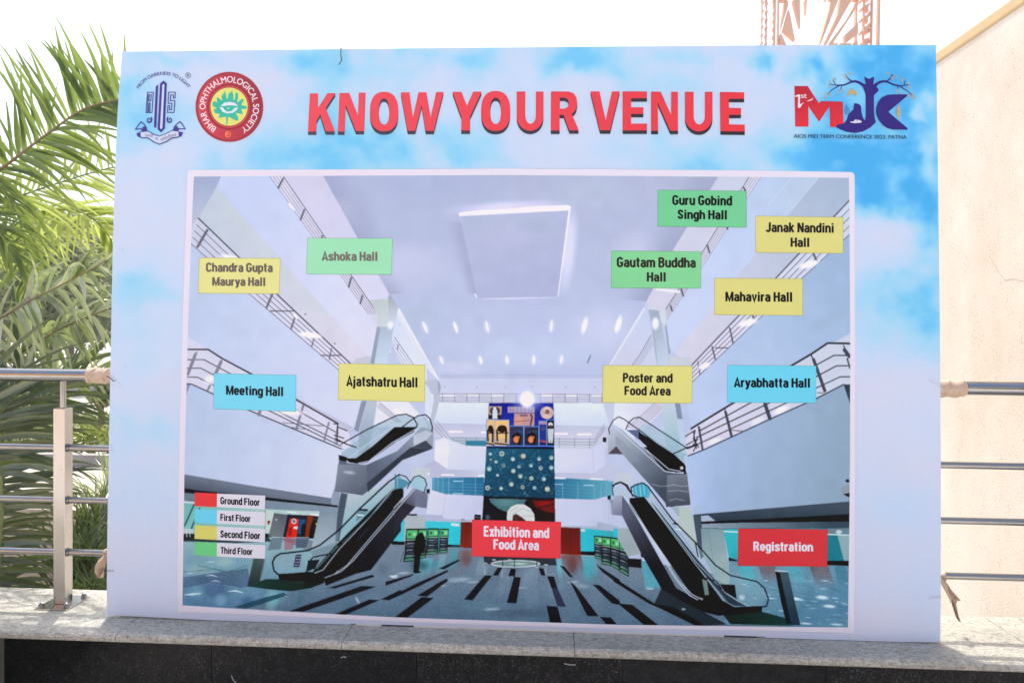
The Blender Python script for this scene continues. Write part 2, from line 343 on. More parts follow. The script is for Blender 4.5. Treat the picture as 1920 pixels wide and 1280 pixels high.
class Ink:
    """flat printed shapes in one mesh, each a hair in front of the one before"""
    def __init__(s, z0, step=1.5e-5, cyc=0): s.v = []; s.f = []; s.c = []; s.z = z0; s.z0 = z0; s.step = step; s.k = 0; s.cyc = cyc; s.T = lambda x, y: (x, y)
    def frame(s, ox, oy, sc): s.T = lambda x, y: (ox + x / sc, oy + y / sc); return s
    def next(s):
        s.k += 1; k = s.k % s.cyc if s.cyc else s.k
        s.z = s.z0 + k * s.step
    def add(s, pts, faces, cols):
        b = len(s.v)
        for (x, y), c in zip(pts, cols):
            u, v = onboard(*s.T(x, y)); s.v.append((u, -s.z, v)); s.c.append(c)
        s.f += [tuple(b + i for i in q) for q in faces]
    def shade(s, col, pts, a=1.0):
        if isinstance(col[0], tuple):           # two-colour blend between two positions
            (x0, y0, c0), (x1, y1, c1) = col; dx, dy = x1 - x0, y1 - y0; L = dx * dx + dy * dy
            out = []
            for x, y in pts:
                t = max(0, min(1, ((x - x0) * dx + (y - y0) * dy) / L)); out.append(ink([c0[i] + (c1[i] - c0[i]) * t for i in range(3)], a))
            return out
        return [ink(col, a)] * len(pts)
    def poly(s, pts, col, a=1.0):
        s.next(); tri = geometry.tessellate_polygon([[Vector((x, y, 0)) for x, y in pts]])
        s.add(pts, tri, s.shade(col, pts, a)); return s
    def line(s, pts, w, col, a=1.0, close=False):
        """a ribbon along pts; w one width or one per point"""
        s.next(); n = len(pts); ws = w if isinstance(w, (list, tuple)) else [w] * n
        P = [Vector(p) for p in pts]; out = []
        for i in range(n):
            p0 = P[(i - 1) % n] if (i or close) else P[0]; p1 = P[(i + 1) % n] if (i < n - 1 or close) else P[-1]
            d0 = (P[i] - p0); d1 = (p1 - P[i])
            d0 = d0.normalized() if d0.length > 1e-9 else None; d1 = d1.normalized() if d1.length > 1e-9 else None
            if d0 is None: d0 = d1
            if d1 is None: d1 = d0
            n0 = Vector((-d0.y, d0.x)); n1 = Vector((-d1.y, d1.x)); m = n0 + n1
            m = m.normalized() if m.length > 1e-6 else n0
            k = 1 / max(.45, m.dot(n0)); o = m * (ws[i] / 2 * k); out += [(P[i].x + o.x, P[i].y + o.y), (P[i].x - o.x, P[i].y - o.y)]
        q = [(2 * i, 2 * i + 1, 2 * i + 3, 2 * i + 2) for i in range(n - 1)]
        if close: q.append((2 * n - 2, 2 * n - 1, 1, 0))
        s.add(out, q, s.shade(col, out, a)); return s
    def lines(s, segs, w, col, a=1.0):
        for q in segs: s.line(q, w, col, a)
        return s
    def disc(s, cx, cy, rx, ry, col, n=40, a=1.0, rot=0):
        c, sn = math.cos(R(rot)), math.sin(R(rot))
        return s.poly([(cx + rx * math.cos(t) * c - ry * math.sin(t) * sn, cy + rx * math.cos(t) * sn + ry * math.sin(t) * c) for t in [2 * math.pi * k / n for k in range(n)]], col, a)
    def ring(s, cx, cy, rx, ry, w, col, n=48):
        return s.line([(cx + rx * math.cos(2 * math.pi * k / n), cy + ry * math.sin(2 * math.pi * k / n)) for k in range(n)], w, col, 1, True)
    def build(s, name, parent, label=None):
        me = bpy.data.meshes.new(name); me.from_pydata(s.v, [], s.f)
        at = me.color_attributes.new('ink', 'FLOAT_COLOR', 'POINT')
        at.data.foreach_set('color', [x for c in s.c for x in c]); me.materials.append(M_PRINT); me.update()
        # every shape looks out of the board
        bm = bmesh.new(); bm.from_mesh(me)
        for f in bm.faces:
            if f.normal.y > 0: f.normal_flip()
        bm.to_mesh(me); bm.free()
        o = bpy.data.objects.new(name, me); COL.objects.link(o); o.parent = parent
        if label: o['label'] = label
        return o


import numpy as np
class Raster:
    """the hall picture as it was printed: flat shapes and soft lights laid over each other in scan space, then handed to a fine mesh as ink"""
    X0, Y0, X1, Y1, SC = 338., 324., 1600., 1180., 2.4
    def __init__(s):
        s.W = int((s.X1 - s.X0) * s.SC); s.H = int((s.Y1 - s.Y0) * s.SC); s.a = np.full((s.H, s.W, 3), 200., np.float32); s.T = (0, 0, 1)
    def frame(s, ox, oy, sc): s.T = (ox, oy, sc); return s
    def px(s, pts):
        ox, oy, sc = s.T; p = np.asarray(pts, np.float64)
        return np.stack([(ox + p[:, 0] / sc - s.X0) * s.SC, (oy + p[:, 1] / sc - s.Y0) * s.SC], 1)
    def mask(s, p):
        x0 = max(0, int(p[:, 0].min())); x1 = min(s.W, int(p[:, 0].max()) + 2); y0 = max(0, int(p[:, 1].min())); y1 = min(s.H, int(p[:, 1].max()) + 2)
        if x1 <= x0 or y1 <= y0: return None
        ys = np.arange(y0, y1) + .5; m = np.zeros((y1 - y0, x1 - x0 + 1), np.int8); q = np.roll(p, -1, 0)
        for (ax, ay), (bx, by) in zip(p, q):
            if ay == by: continue
            lo, hi = min(ay, by), max(ay, by); i0 = max(0, int(math.ceil(lo - .5)) - y0); i1 = min(y1 - y0, int(math.ceil(hi - .5)) - y0)
            if i1 <= i0: continue
            xs = ax + (ys[i0:i1] - ay) * (bx - ax) / (by - ay); k = np.clip(np.ceil(xs - .5).astype(int) - x0, 0, x1 - x0); m[np.arange(i0, i1), k] ^= 1
        return (y0, y1, x0, x1, np.bitwise_xor.accumulate(m, 1)[:, :-1].astype(bool))
    def paint(s, r, col, a):
        y0, y1, x0, x1, m = r; v = s.a[y0:y1, x0:x1]
        if isinstance(col[0], tuple):
            (ax, ay, c0), (bx, by, c1) = col; A, B = s.px([(ax, ay), (bx, by)]); d = B - A; L = d @ d
            gx = (np.arange(x0, x1) + .5 - A[0]) * d[0] / L; gy = (np.arange(y0, y1) + .5 - A[1]) * d[1] / L
            t = np.clip(gy[:, None] + gx[None], 0, 1)[..., None].astype(np.float32); c = np.array(c0, np.float32) * (1 - t) + np.array(c1, np.float32) * t
        else: c = np.array(col, np.float32)
        w = (m * np.float32(a))[..., None]; v *= 1 - w; v += w * c
    def poly(s, pts, col, a=1.):
        r = s.mask(s.px(pts))
        if r: s.paint(r, col, a)
        return s
    def line(s, pts, w, col, a=1., close=False):
        p = s.px(pts); k = s.SC / s.T[2]; n = len(p); ws = [x * k for x in w] if isinstance(w, (list, tuple)) else [w * k] * n
        if close: p = np.vstack([p, p[:1]]); ws = ws + ws[:1]
        M = max(ws) + 2; x0 = max(0, int(p[:, 0].min() - M)); x1 = min(s.W, int(p[:, 0].max() + M)); y0 = max(0, int(p[:, 1].min() - M)); y1 = min(s.H, int(p[:, 1].max() + M))
        if x1 <= x0 or y1 <= y0: return s
        m = np.zeros((y1 - y0, x1 - x0), np.float32)
        for i in range(len(p) - 1):
            A, B = p[i], p[i + 1]; d = B - A; L = d @ d
            if L < 1e-9: continue
            R_ = max(ws[i], ws[i + 1]) / 2 + 1.5; xa = max(x0, int(min(A[0], B[0]) - R_)); xb = min(x1, int(max(A[0], B[0]) + R_ + 1)); ya = max(y0, int(min(A[1], B[1]) - R_)); yb = min(y1, int(max(A[1], B[1]) + R_ + 1))
            if xb <= xa or yb <= ya: continue
            X, Y = np.meshgrid(np.arange(xa, xb) + .5 - A[0], np.arange(ya, yb) + .5 - A[1]); t = np.clip((X * d[0] + Y * d[1]) / L, 0, 1); D = np.hypot(X - t * d[0], Y - t * d[1])
            c = np.clip((ws[i] + (ws[i + 1] - ws[i]) * t) / 2 - D + .5, 0, 1).astype(np.float32); np.maximum(m[ya - y0:yb - y0, xa - x0:xb - x0], c, out=m[ya - y0:yb - y0, xa - x0:xb - x0])
        s.paint((y0, y1, x0, x1, m), col, a); return s
    def lines(s, segs, w, col, a=1.):
        for q in segs: s.line(q, w, col, a)
        return s
    def glow(s, cx, cy, rx, ry, rot, col, a=1., core=.25):
        (cx, cy), = s.px([(cx, cy)]); k = s.SC / s.T[2]; rx *= k; ry *= k; M = max(rx, ry); x0 = max(0, int(cx - M)); x1 = min(s.W, int(cx + M) + 1); y0 = max(0, int(cy - M)); y1 = min(s.H, int(cy + M) + 1)
        if x1 <= x0 or y1 <= y0: return s
        X, Y = np.meshgrid(np.arange(x0, x1) + .5 - cx, np.arange(y0, y1) + .5 - cy); c, n = math.cos(R(rot)), math.sin(R(rot)); D = np.hypot((X * c + Y * n) / rx, (-X * n + Y * c) / ry)
        t = np.clip((1 - D) / (1 - core), 0, 1); s.paint((y0, y1, x0, x1, (t * t * (3 - 2 * t)).astype(np.float32)), col, a); return s
    def fade(s, quad, col, a0, a1, n=0):
        p = s.px(quad); r = s.mask(p)
        if not r: return s
        y0, y1, x0, x1, m = r; a = (p[0] + p[1]) / 2; X, Y = np.meshgrid(np.arange(x0, x1) + .5, np.arange(y0, y1) + .5)
        def dist(u, v): d = v - u; return np.abs((X - u[0]) * d[1] - (Y - u[1]) * d[0]) / max(1e-6, math.hypot(*d))
        d0 = dist(p[0], p[1]); d1 = dist(p[3], p[2]); t = d0 / (d0 + d1 + 1e-6); t = t * t * (3 - 2 * t); s.paint((y0, y1, x0, x1, (m * (a0 + (a1 - a0) * t)).astype(np.float32)), col, 1); return s
    def disc(s, cx, cy, rx, ry, col, n=40, a=1., rot=0):
        return s.poly([(cx + rx * math.cos(2 * math.pi * k / n), cy + ry * math.sin(2 * math.pi * k / n)) for k in range(n)], col, a)
    def ring(s, cx, cy, rx, ry, w, col, n=48): return s.line([(cx + rx * math.cos(2 * math.pi * k / n), cy + ry * math.sin(2 * math.pi * k / n)) for k in range(n)], w, col, 1, True)
    def build(s, name, parent, edges, z, nx, ny):
        H, W_ = s.H // 2 * 2, s.W // 2 * 2; a = s.a[:H, :W_]; a = (a[0::2, 0::2] + a[1::2, 0::2] + a[0::2, 1::2] + a[1::2, 1::2]) / 4; sc = s.SC / 2
        # a camera picture is never quite even: fine grain and slow drift
        rg = np.random.default_rng(3); g = rg.normal(0, 1, a.shape[:2]).astype(np.float32); g = (g + np.roll(g, 1, 0) + np.roll(g, 1, 1) + np.roll(g, -1, 0)) / 4
        big = rg.normal(0, 1, (a.shape[0] // 24 + 3, a.shape[1] // 24 + 3)).astype(np.float32); yi = np.arange(a.shape[0]) / 24; xi = np.arange(a.shape[1]) / 24; y_ = yi.astype(int); x_ = xi.astype(int); fy = (yi - y_)[:, None]; fx = (xi - x_)[None]
        fy = fy * fy * (3 - 2 * fy); fx = fx * fx * (3 - 2 * fx); b = (big[y_][:, x_] * (1 - fx) + big[y_][:, x_ + 1] * fx) * (1 - fy) + (big[y_ + 1][:, x_] * (1 - fx) + big[y_ + 1][:, x_ + 1] * fx) * fy
        a = np.where(a < 160, 160 - (160 - a) * 1.3, a); a = a + np.clip(a - 165, 0, 90) * .17
        m_ = a.mean(-1); fl = np.clip((np.arange(a.shape[0]) / sc + s.Y0 - 1010) / 60, 0, 1)[:, None] * np.clip((m_ - 60) / 40, 0, 1); a = np.clip(a + ((2.2 + 9 * fl) * g + (1.6 + 3 * fl) * b)[..., None], 8, 255)
        a = np.where(a <= 10.31, a / 255 / 12.92, ((a / 255 + .055) / 1.055) ** 2.4).astype(np.float32)
        T_, B_, L_, R__ = edges; S_, Tt = np.meshgrid(np.linspace(0, 1, nx + 1), np.linspace(0, 1, ny + 1))
        def ev(P, t, key):
            ks = [p[key] for p in P]; q = P[0][key] + (P[-1][key] - P[0][key]) * t; o = np.interp(q, ks, [p[1 - key] for p in P]); return (q, o) if key == 0 else (o, q)
        tp, bt, lf, rt_ = ev(T_, S_, 0), ev(B_, S_, 0), ev(L_, Tt, 1), ev(R__, Tt, 1); c = []
        for k in (0, 1): c.append((1 - Tt) * tp[k] + Tt * bt[k] + (1 - S_) * lf[k] + S_ * rt_[k] - ((1 - S_) * (1 - Tt) * T_[0][k] + S_ * (1 - Tt) * T_[-1][k] + (1 - S_) * Tt * B_[0][k] + S_ * Tt * B_[-1][k]))
        X, Y = c; fx = np.clip((X - s.X0) * sc - .5, 0, a.shape[1] - 1.01); fy = np.clip((Y - s.Y0) * sc - .5, 0, a.shape[0] - 1.01); xi = fx.astype(int); yi = fy.astype(int); fx = (fx - xi)[..., None]; fy = (fy - yi)[..., None]
        C = (a[yi, xi] * (1 - fx) + a[yi, xi + 1] * fx) * (1 - fy) + (a[yi + 1, xi] * (1 - fx) + a[yi + 1, xi + 1] * fx) * fy
        C = np.clip(C * np.array(INK, np.float32), 0, .9); w = PIX[2][0] * X + PIX[2][1] * Y + 1; U = (PIX[0][0] * X + PIX[0][1] * Y + PIX[0][2]) / w; V = (PIX[1][0] * X + PIX[1][1] * Y + PIX[1][2]) / w
        N = (nx + 1) * (ny + 1); co = np.stack([U, np.full_like(U, -z), V], -1).astype(np.float32).ravel(); i = (np.arange(ny)[:, None] * (nx + 1) + np.arange(nx)[None]).ravel(); F = np.stack([i, i + nx + 1, i + nx + 2, i + 1], 1).astype(np.int32)
        me = bpy.data.meshes.new(name); me.vertices.add(N); me.vertices.foreach_set('co', co); me.loops.add(F.size); me.loops.foreach_set('vertex_index', F.ravel()); me.polygons.add(len(F)); me.polygons.foreach_set('loop_start', np.arange(0, F.size, 4, dtype=np.int32)); me.update(calc_edges=True)
        at = me.color_attributes.new('ink', 'FLOAT_COLOR', 'POINT'); at.data.foreach_set('color', np.concatenate([C, np.ones_like(C[..., :1])], -1).astype(np.float32).ravel()); me.materials.append(M_PRINT)
        o = bpy.data.objects.new(name, me); COL.objects.link(o); o.parent = parent; return o

# --- panel with the printed cloud sky -------------------------------------------------
TOP = [(229, 97), (614, 92.5), (1000, 88.5), (1400, 85.5), (1755, 85)]; BOT = [(200, 1152), (481, 1167), (750, 1180), (1200, 1194), (1500, 1200.5), (1763, 1203)]
LEFT = [(229, 97), (213, 400), (207, 690), (203, 900), (200, 1152)]; RIGHT = [(1755, 85), (1758.5, 300), (1762.5, 640), (1764, 900), (1763, 1203)]
def smooth_edge(P, key):
    ks = [p[key] for p in P]
    def f(t):
        q = P[0][key] + (P[-1][key] - P[0][key]) * t; o = 0
        # Lagrange through the measured points
        for i, p in enumerate(P):
            l = 1
            for j, kj in enumerate(ks):
                if j != i: l *= (q - kj) / (ks[i] - kj)
            o += l * p[1 - key]
        return (q, o) if key == 0 else (o, q)
    return f
eT, eB, eL, eR = smooth_edge(TOP, 0), smooth_edge(BOT, 0), smooth_edge(LEFT, 1), smooth_edge(RIGHT, 1)
def coons(s, t):
    a, b, c, d = eT(s), eB(s), eL(t), eR(t); o = []
    for k in (0, 1):
        bl = (1 - s) * (1 - t) * TOP[0][k] + s * (1 - t) * TOP[-1][k] + (1 - s) * t * BOT[0][k] + s * t * BOT[-1][k]
        o.append((1 - t) * a[k] + t * b[k] + (1 - s) * c[k] + s * d[k] - bl)
    return o
BLUE = [(250,185,40,45,.75),(300,215,85,30,.55),(265,255,45,30,.5),(340,108,80,10,.4),(560,112,60,22,.6),(625,135,40,40,.7),(735,138,40,36,.65),(885,115,55,30,.6),(760,100,50,14,.5),
 (605,225,55,55,.65),(690,265,95,40,.75),(600,300,95,32,.85),(720,292,60,26,.65),(445,312,80,20,.5),(500,275,60,35,.35),(850,265,75,40,.45),(900,300,60,30,.4),(1090,103,60,20,.95),(1150,128,38,20,.7),(1030,120,30,30,.35),(1200,165,70,25,.5),(1290,108,70,14,.45),
 (1430,108,14,30,.75),(1520,122,26,24,.85),(1545,145,14,16,.6),(1290,292,90,40,.5),(1330,318,60,20,.65),(1620,110,50,40,.9),(1680,140,60,45,1.),(1735,130,40,50,1.),(1700,220,55,90,1.0),(1640,290,105,38,1.),(1555,298,80,34,.85),
 (1700,345,70,50,.95),(1640,365,60,40,1.),(1745,405,35,50,.85),(1690,560,90,55,.55),(1745,615,40,50,.55),(1740,500,40,70,.35),(1640,640,50,40,.25),(1560,215,60,60,.5),(1600,180,50,40,.6),(1450,290,60,30,.35),
 (290,545,60,24,.55),(232,552,36,36,.4),(262,650,60,70,.28),(300,812,60,26,.4),(240,800,36,40,.3),(250,930,70,60,.16),(1690,950,60,40,.10)]
WHITE = [(1660,425,50,26,.8),(1728,205,22,16,.8),(1735,300,22,50,.65),(1700,440,60,30,.3),(705,170,70,24,.4),(480,170,110,50,.5),(1180,205,100,40,.4),(1560,95,140,14,.2)]
def sky_ink(x, y):
    n = noise.fractal(Vector((x * .017, y * .022, 3.1)), 1.0, 2.1, 5) * .5; n2 = noise.noise(Vector((x * .006, y * .009, 9.)))
    xx = x + 26 * noise.noise(Vector((x * .02, y * .02, 1.))) + 9 * noise.noise(Vector((x * .07, y * .07, 4.))); yy = y + 22 * noise.noise(Vector((x * .02, y * .02, 7.))) + 8 * noise.noise(Vector((x * .07, y * .07, 2.)))
    b = 0
    for cx, cy, rx, ry, a in BLUE:
        e = ((xx - cx) / rx) ** 2 + ((yy - cy) / ry) ** 2
        if e < 9: b = 1 - (1 - b) * (1 - a * math.exp(-e * .75))
    for cx, cy, rx, ry, a in WHITE:
        e = ((xx - cx) / rx) ** 2 + ((yy - cy) / ry) ** 2
        if e < 9: b *= 1 - a * math.exp(-e)
    top = max(0, min(1, (420 - y) / 120)); rgt = max(0, min(1, (x - 1580) / 60)) * max(0, min(1, (700 - y) / 120)); amp = max(top, rgt, .25)
    base = .07 + .12 * n2 + max(0, .12 * top) + .10 * max(0, min(1, (480 - x) / 200)) * max(0, min(1, (1100 - y) / 250)) * (1 + 1.2 * n)
    b = max(0, min(1, base + b * .86 + n * .62 * amp * (.3 + b)))
    b *= .72 + .28 * max(0, min(1, (x - 1380) / 180)) - .10 * max(0, min(1, (560 - x) / 250))  # left end paler: a veil of glare put into the sky ink
    st = [(0, (214, 214, 236)), (.2, (198, 215, 243)), (.45, (165, 213, 249)), (.7, (124, 201, 250)), (1., (78, 174, 235))]
    for (p0, c0), (p1, c1) in zip(st[:-1], st[1:]):
        if b <= p1:
            t = (b - p0) / (p1 - p0); c = [c0[i] + (c1[i] - c0[i]) * t for i in range(3)]; break
    dirt = noise.fractal(Vector((x * .05, y * .03, 20.)), 1, 2, 4)
    if x < 236 and dirt > .45 and 350 < y < 960: c = [q * (1 - .18 * (dirt - .45)) for q in c]
    return ink(c)
NX, NY = 330, 236; TH = .019
pv, pf, pc = [], [], []
for j in range(NY + 1):
    for i in range(NX + 1):
        x, y = coons(i / NX, j / NY); u, v = onboard(x, y); wob = .0016 * noise.noise(Vector((u * 1.3, v * 1.1, 5))) * (1 if v > .03 else 0)
        pv.append((u, wob, max(v, -.0012 if -.66 < u < 1.02 else -.006))); pc.append(sky_ink(x, y))
for j in range(NY):
    for i in range(NX):
        a = j * (NX + 1) + i; pf.append((a, a + NX + 1, a + NX + 2, a + 1))
edge = [i for i in range(NX + 1)] + [j * (NX + 1) + NX for j in range(1, NY + 1)] + [NY * (NX + 1) + i for i in range(NX - 1, -1, -1)] + [j * (NX + 1) for j in range(NY - 1, 0, -1)]
b0 = len(pv); ne = len(edge)
for e in edge: x, y, z = pv[e]; pv.append((x, y + TH, z)); pc.append((.62, .62, .64, 1))
b1 = len(pv)
for e in edge: x, y, z = pv[e]; pv.append((x, y + .0006, z)); pc.append((.62, .62, .64, 1))
for k in range(ne):
    q = (k + 1) % ne; pf.append((edge[k], edge[q], b1 + q, b1 + k)); pf.append((b1 + k, b1 + q, b0 + q, b0 + k))
pf.append(tuple(b0 + k for k in range(ne))[::-1])
me = bpy.data.meshes.new('panel'); me.from_pydata(pv, [], pf); at = me.color_attributes.new('ink', 'FLOAT_COLOR', 'POINT'); at.data.foreach_set('color', [x for c in pc for x in c]); me.materials.append(M_PRINT); me.update()
panel = bpy.data.objects.new('panel', me); COL.objects.link(panel); panel.parent = board
m = MB()
for a, b in (((-1.66, .0405), (-1.66, 2.36)), ((1.66, .0405), (1.66, 2.36)), ((0, .0405), (0, 2.36))): m.box(a[0] - .02, a[0] + .02, .0215, .045, a[1], b[1])
m.box(-1.66, 1.66, .0215, .044, 2.3605, 2.39); m.box(-1.66, 1.66, .0215, .044, .006, .04); m.build('backing_frame', MOULD, board)
for n_, mt, x0, x1 in (('bottom_batten', MOULD, -.64, -.535), ('gap_strip', DARKGAP, -.5345, -.4005), ('bottom_batten', MOULD, -.40, .86), ('gap_strip', DARKGAP, .8605, .99)):  # dark strips put in where the gaps between battens show dark
    m = MB(); m.box(x0, x1, -.0008 if mt is MOULD else .002, .018, -.0078, -.0015); m.build(n_, mt, board)

# --- white print border and the hall picture ---------------------------------------------
BORD = Ink(.0022)
BORD.poly([(354, 319), (700, 318), (950, 316.5), (1150, 318), (1400, 320), (1595, 323), (1600, 325), (1602, 330), (1603, 600), (1603, 900), (1601, 1186), (1400, 1180), (1160, 1178), (740, 1164), (500, 1152), (334, 1146), (334, 1000), (338, 800), (343, 600), (348, 450), (352, 325)], (231, 222, 238))
BORD.build('picture_border', board)

P = Raster()
C_LAV = (203, 203, 225)
P.poly([(364, 331.4), (650, 330), (950, 328.6), (1250, 331), (1591.4, 333.7), (1594, 600), (1593.5, 870), (1589.4, 1175), (1160, 1170), (740, 1156), (500, 1144), (342.7, 1133.7), (346, 900), (353, 620), (358, 480)], (190, 198, 222))
# ceiling
P.poly([(606, 329.8), (950, 328.7), (950, 711), (821, 709), (730, 551), (671, 447)], ((900, 330, (174, 181, 209)), (880, 640, (186, 194, 221))))
P.poly([(950, 328.7), (1346, 332.2), (1261, 470), (1212, 565), (1128, 711), (950, 711)], ((1000, 330, (176, 182, 208)), (1010, 640, (186, 194, 222))))
P.fade([(606, 330), (730, 551), (770, 551), (690, 330)], (160, 166, 196), .8, 0)
P.fade([(1346, 332), (1212, 565), (1150, 560), (1250, 332)], (160, 166, 192), .8, 0)
for q in ((760, 500, 120, 60, (196, 198, 224)), (1000, 660, 170, 40, (192, 202, 228)), (1130, 620, 90, 60, (200, 204, 228)), (1100, 360, 110, 40, (180, 190, 212)), (640, 400, 60, 40, (176, 182, 208)), (800, 350, 120, 30, (170, 180, 208)), (790, 600, 60, 40, (178, 190, 214)), (1190, 480, 60, 60, (196, 198, 222)), (860, 690, 60, 20, (205, 206, 230))): P.glow(*q[:4], 0, q[4], .75, .2)
P.frame(740, 310, 4.571)
P.glow(980, 365, 640, 80, -3, (214, 210, 238), .9); P.glow(1490, 720, 90, 460, 6, (214, 214, 238), .9)
P.poly([(555, 405), (720, 385), (970, 375), (1170, 352), (1490, 342), (1510, 355), (1493, 392), (560, 438)], (232, 226, 244))
P.poly([(1490, 350), (1512, 355), (1405, 1110), (1394, 1128), (1440, 720)], (230, 226, 244)); P.line([(556, 415), (575, 490)], 10, (230, 228, 244)); P.line([(688, 1100), (706, 1135)], 12, (226, 226, 244)); P.line([(750, 1146), (1000, 1140), (1398, 1129)], [5, 12, 8], (216, 214, 238))
P.fade([(570, 490), (700, 1100), (600, 1100), (400, 480)], (160, 164, 194), .7, 0)
P.poly([(560, 438), (1490, 388), (1394, 1128), (706, 1136)], ((760, 450, (177, 184, 210)), (1000, 1100, (175, 180, 210))))
P.glow(930, 620, 300, 160, 0, (184, 186, 214), .6); P.glow(1250, 500, 200, 120, 0, (174, 184, 206), .6)
P.frame(740, 560, 4.571)
for x, y, r in ((262, 245, -24), (523, 243, -18), (793, 240, -12), (1343, 233, 6), (1627, 230, 12), (1906, 232, 18), (402, 525, -24), (737, 525, -14), (963, 523, -6), (1193, 523, 2), (1428, 520, 8)):
    L = 54 if y < 400 else 40
    P.glow(x, y, 46, L * 1.5, r, (208, 212, 238), .8, .1); P.glow(x, y, 14, L * 1.12, r, (240, 236, 252), 1, .7)
P.line([(1652, 550), (1678, 485)], 11, (130, 135, 155)); P.line([(390, 660), (1000, 652), (1780, 660)], 5, (168, 176, 204)); P.line([(380, 692), (1780, 690)], 8, (212, 210, 230))
# far wall, gallery by gallery
P.poly([(370, 695), (1790, 695), (1795, 830), (350, 830)], ((900, 700, (196, 202, 226)), (900, 820, (204, 204, 226))))
for x in (430, 705, 948, 1180, 1465, 1716): P.disc(x, 757, 4, 4, (90, 95, 120), 8)
P.poly([(330, 815), (1790, 822), (1790, 890), (330, 882)], (205, 206, 224))
for x in (370, 475, 665, 878, 1308, 1520, 1745): P.line([(x - 48, 828), (x + 48, 829)], 15, (246, 240, 252))
for y in (815, 836, 853, 870, 886): P.line([(345, y - 2), (1100, y), (1790, y + 6)], 4 if y == 815 or y == 886 else 2.5, (110, 116, 138))
for x in range(410, 1790, 105): P.line([(x, 815), (x, 888)], 4, (105, 110, 130))
P.poly([(350, 885), (1790, 892), (1850, 892), (1850, 1090), (470, 1072), (330, 1060)], ((900, 890, (220, 226, 244)), (900, 1070, (206, 214, 236))))
P.poly([(310, 1062), (800, 1074), (1370, 1080), (1850, 1090), (1850, 1215), (1370, 1200), (470, 1188), (330, 1180)], ((900, 1070, (190, 194, 216)), (900, 1190, (206, 204, 224))))
for x, y in ((525, 1137), (800, 1142), (1425, 1155), (1625, 1160)): P.line([(x - 54, y), (x + 52, y)], 16, (248, 246, 254))
P.poly([(470, 1186), (800, 1188), (800, 1270), (470, 1270)], (178, 190, 206)); P.poly([(615, 1214), (800, 1214), (800, 1260), (605, 1258)], (60, 138, 160))
P.poly([(1365, 1200), (1740, 1205), (1850, 1215), (1850, 1290), (1365, 1280)], (200, 204, 218))
for y in (1188, 1214, 1236): P.lines([[(470, y), (790, y + 1)], [(1370, y + 10), (1710, y + 12), (1800, y - 120)]], 3.5, (112, 125, 145))
for x in (500, 610, 700, 780, 1412, 1542, 1672): P.line([(x, 1190), (x, 1275)], 4, (120, 130, 150))
P.lines([[(355, 1040), (470, 1185)], [(350, 1075), (460, 1210)], [(345, 1110), (455, 1235)]], 3.5, (120, 128, 148))
P.frame(740, 820, 3.5548)
P.poly([(250, 262), (595, 262), (600, 390), (250, 370)], ((250, 300, (88, 150, 180)), (590, 320, (62, 120, 155)))); P.poly([(1065, 262), (1460, 290), (1440, 430), (1065, 410)], ((1080, 300, (70, 128, 160)), (1440, 320, (110, 170, 190))))
P.poly([(330, -2), (470, 52), (610, 58), (605, 218), (350, 210), (265, 148), (270, 20)], ((300, 0, (218, 220, 240)), (560, 200, (206, 210, 234))))
P.poly([(338, 2), (368, 60), (350, 210), (265, 148), (270, 20)], (226, 224, 242))
P.poly([(1065, 70), (1310, 78), (1400, 20), (1405, 180), (1330, 236), (1065, 232)], ((1070, 80, (214, 216, 238)), (1390, 200, (204, 206, 230)))); P.line([(1318, 80), (1328, 236)], 3, (180, 186, 212))
P.poly([(265, 148), (350, 210), (603, 218), (600, 262), (240, 266), (180, 200)], ((300, 200, (186, 188, 212)), (560, 250, (198, 202, 222)))); P.poly([(1065, 232), (1330, 237), (1405, 180), (1500, 200), (1480, 290), (1065, 264)], (192, 196, 218))
for x, y in ((356, 246), (600, 254), (1098, 268), (1346, 274)): P.line([(x - 40, y), (x + 38, y + 2)], 9, (250, 250, 255))
for x, y in ((422, 288), (1290, 316), (420, 372), (1085, 310)): P.line([(x - 30, y), (x + 34, y + 1)], 5, (200, 225, 240))
for y in (300, 320, 342, 362): P.lines([[(255, y - 14), (330, y + 4), (592, y + 12)], [(1070, y + 10), (1330, y + 30), (1425, y - 20)]], 2.5, (120, 160, 185), .9)
for x in (262, 290, 322, 362, 455, 540, 1120, 1220, 1330, 1375, 1412): P.line([(x, 268 if x < 600 else 300), (x, 380 if x < 600 else 410)], 3, (150, 180, 200))
P.poly([(238, 345), (340, 375), (592, 386), (585, 548), (330, 540), (318, 515), (210, 510)], ((240, 400, (214, 216, 238)), (560, 480, (200, 204, 228)))); P.line([(340, 376), (322, 515)], 3, (186, 190, 214))
P.poly([(1068, 404), (1330, 412), (1430, 385), (1440, 560), (1350, 560), (1350, 590), (1068, 585)], ((1070, 420, (206, 210, 232)), (1420, 520, (196, 202, 226)))); P.line([(1428, 400), (1425, 560)], 3, (180, 186, 212))
P.poly([(150, 508), (318, 515), (330, 540), (585, 548), (585, 580), (200, 556), (150, 540)], (182, 186, 210)); P.poly([(1068, 585), (1350, 590), (1350, 560), (1493, 590), (1493, 640), (1068, 600)], (176, 184, 204))
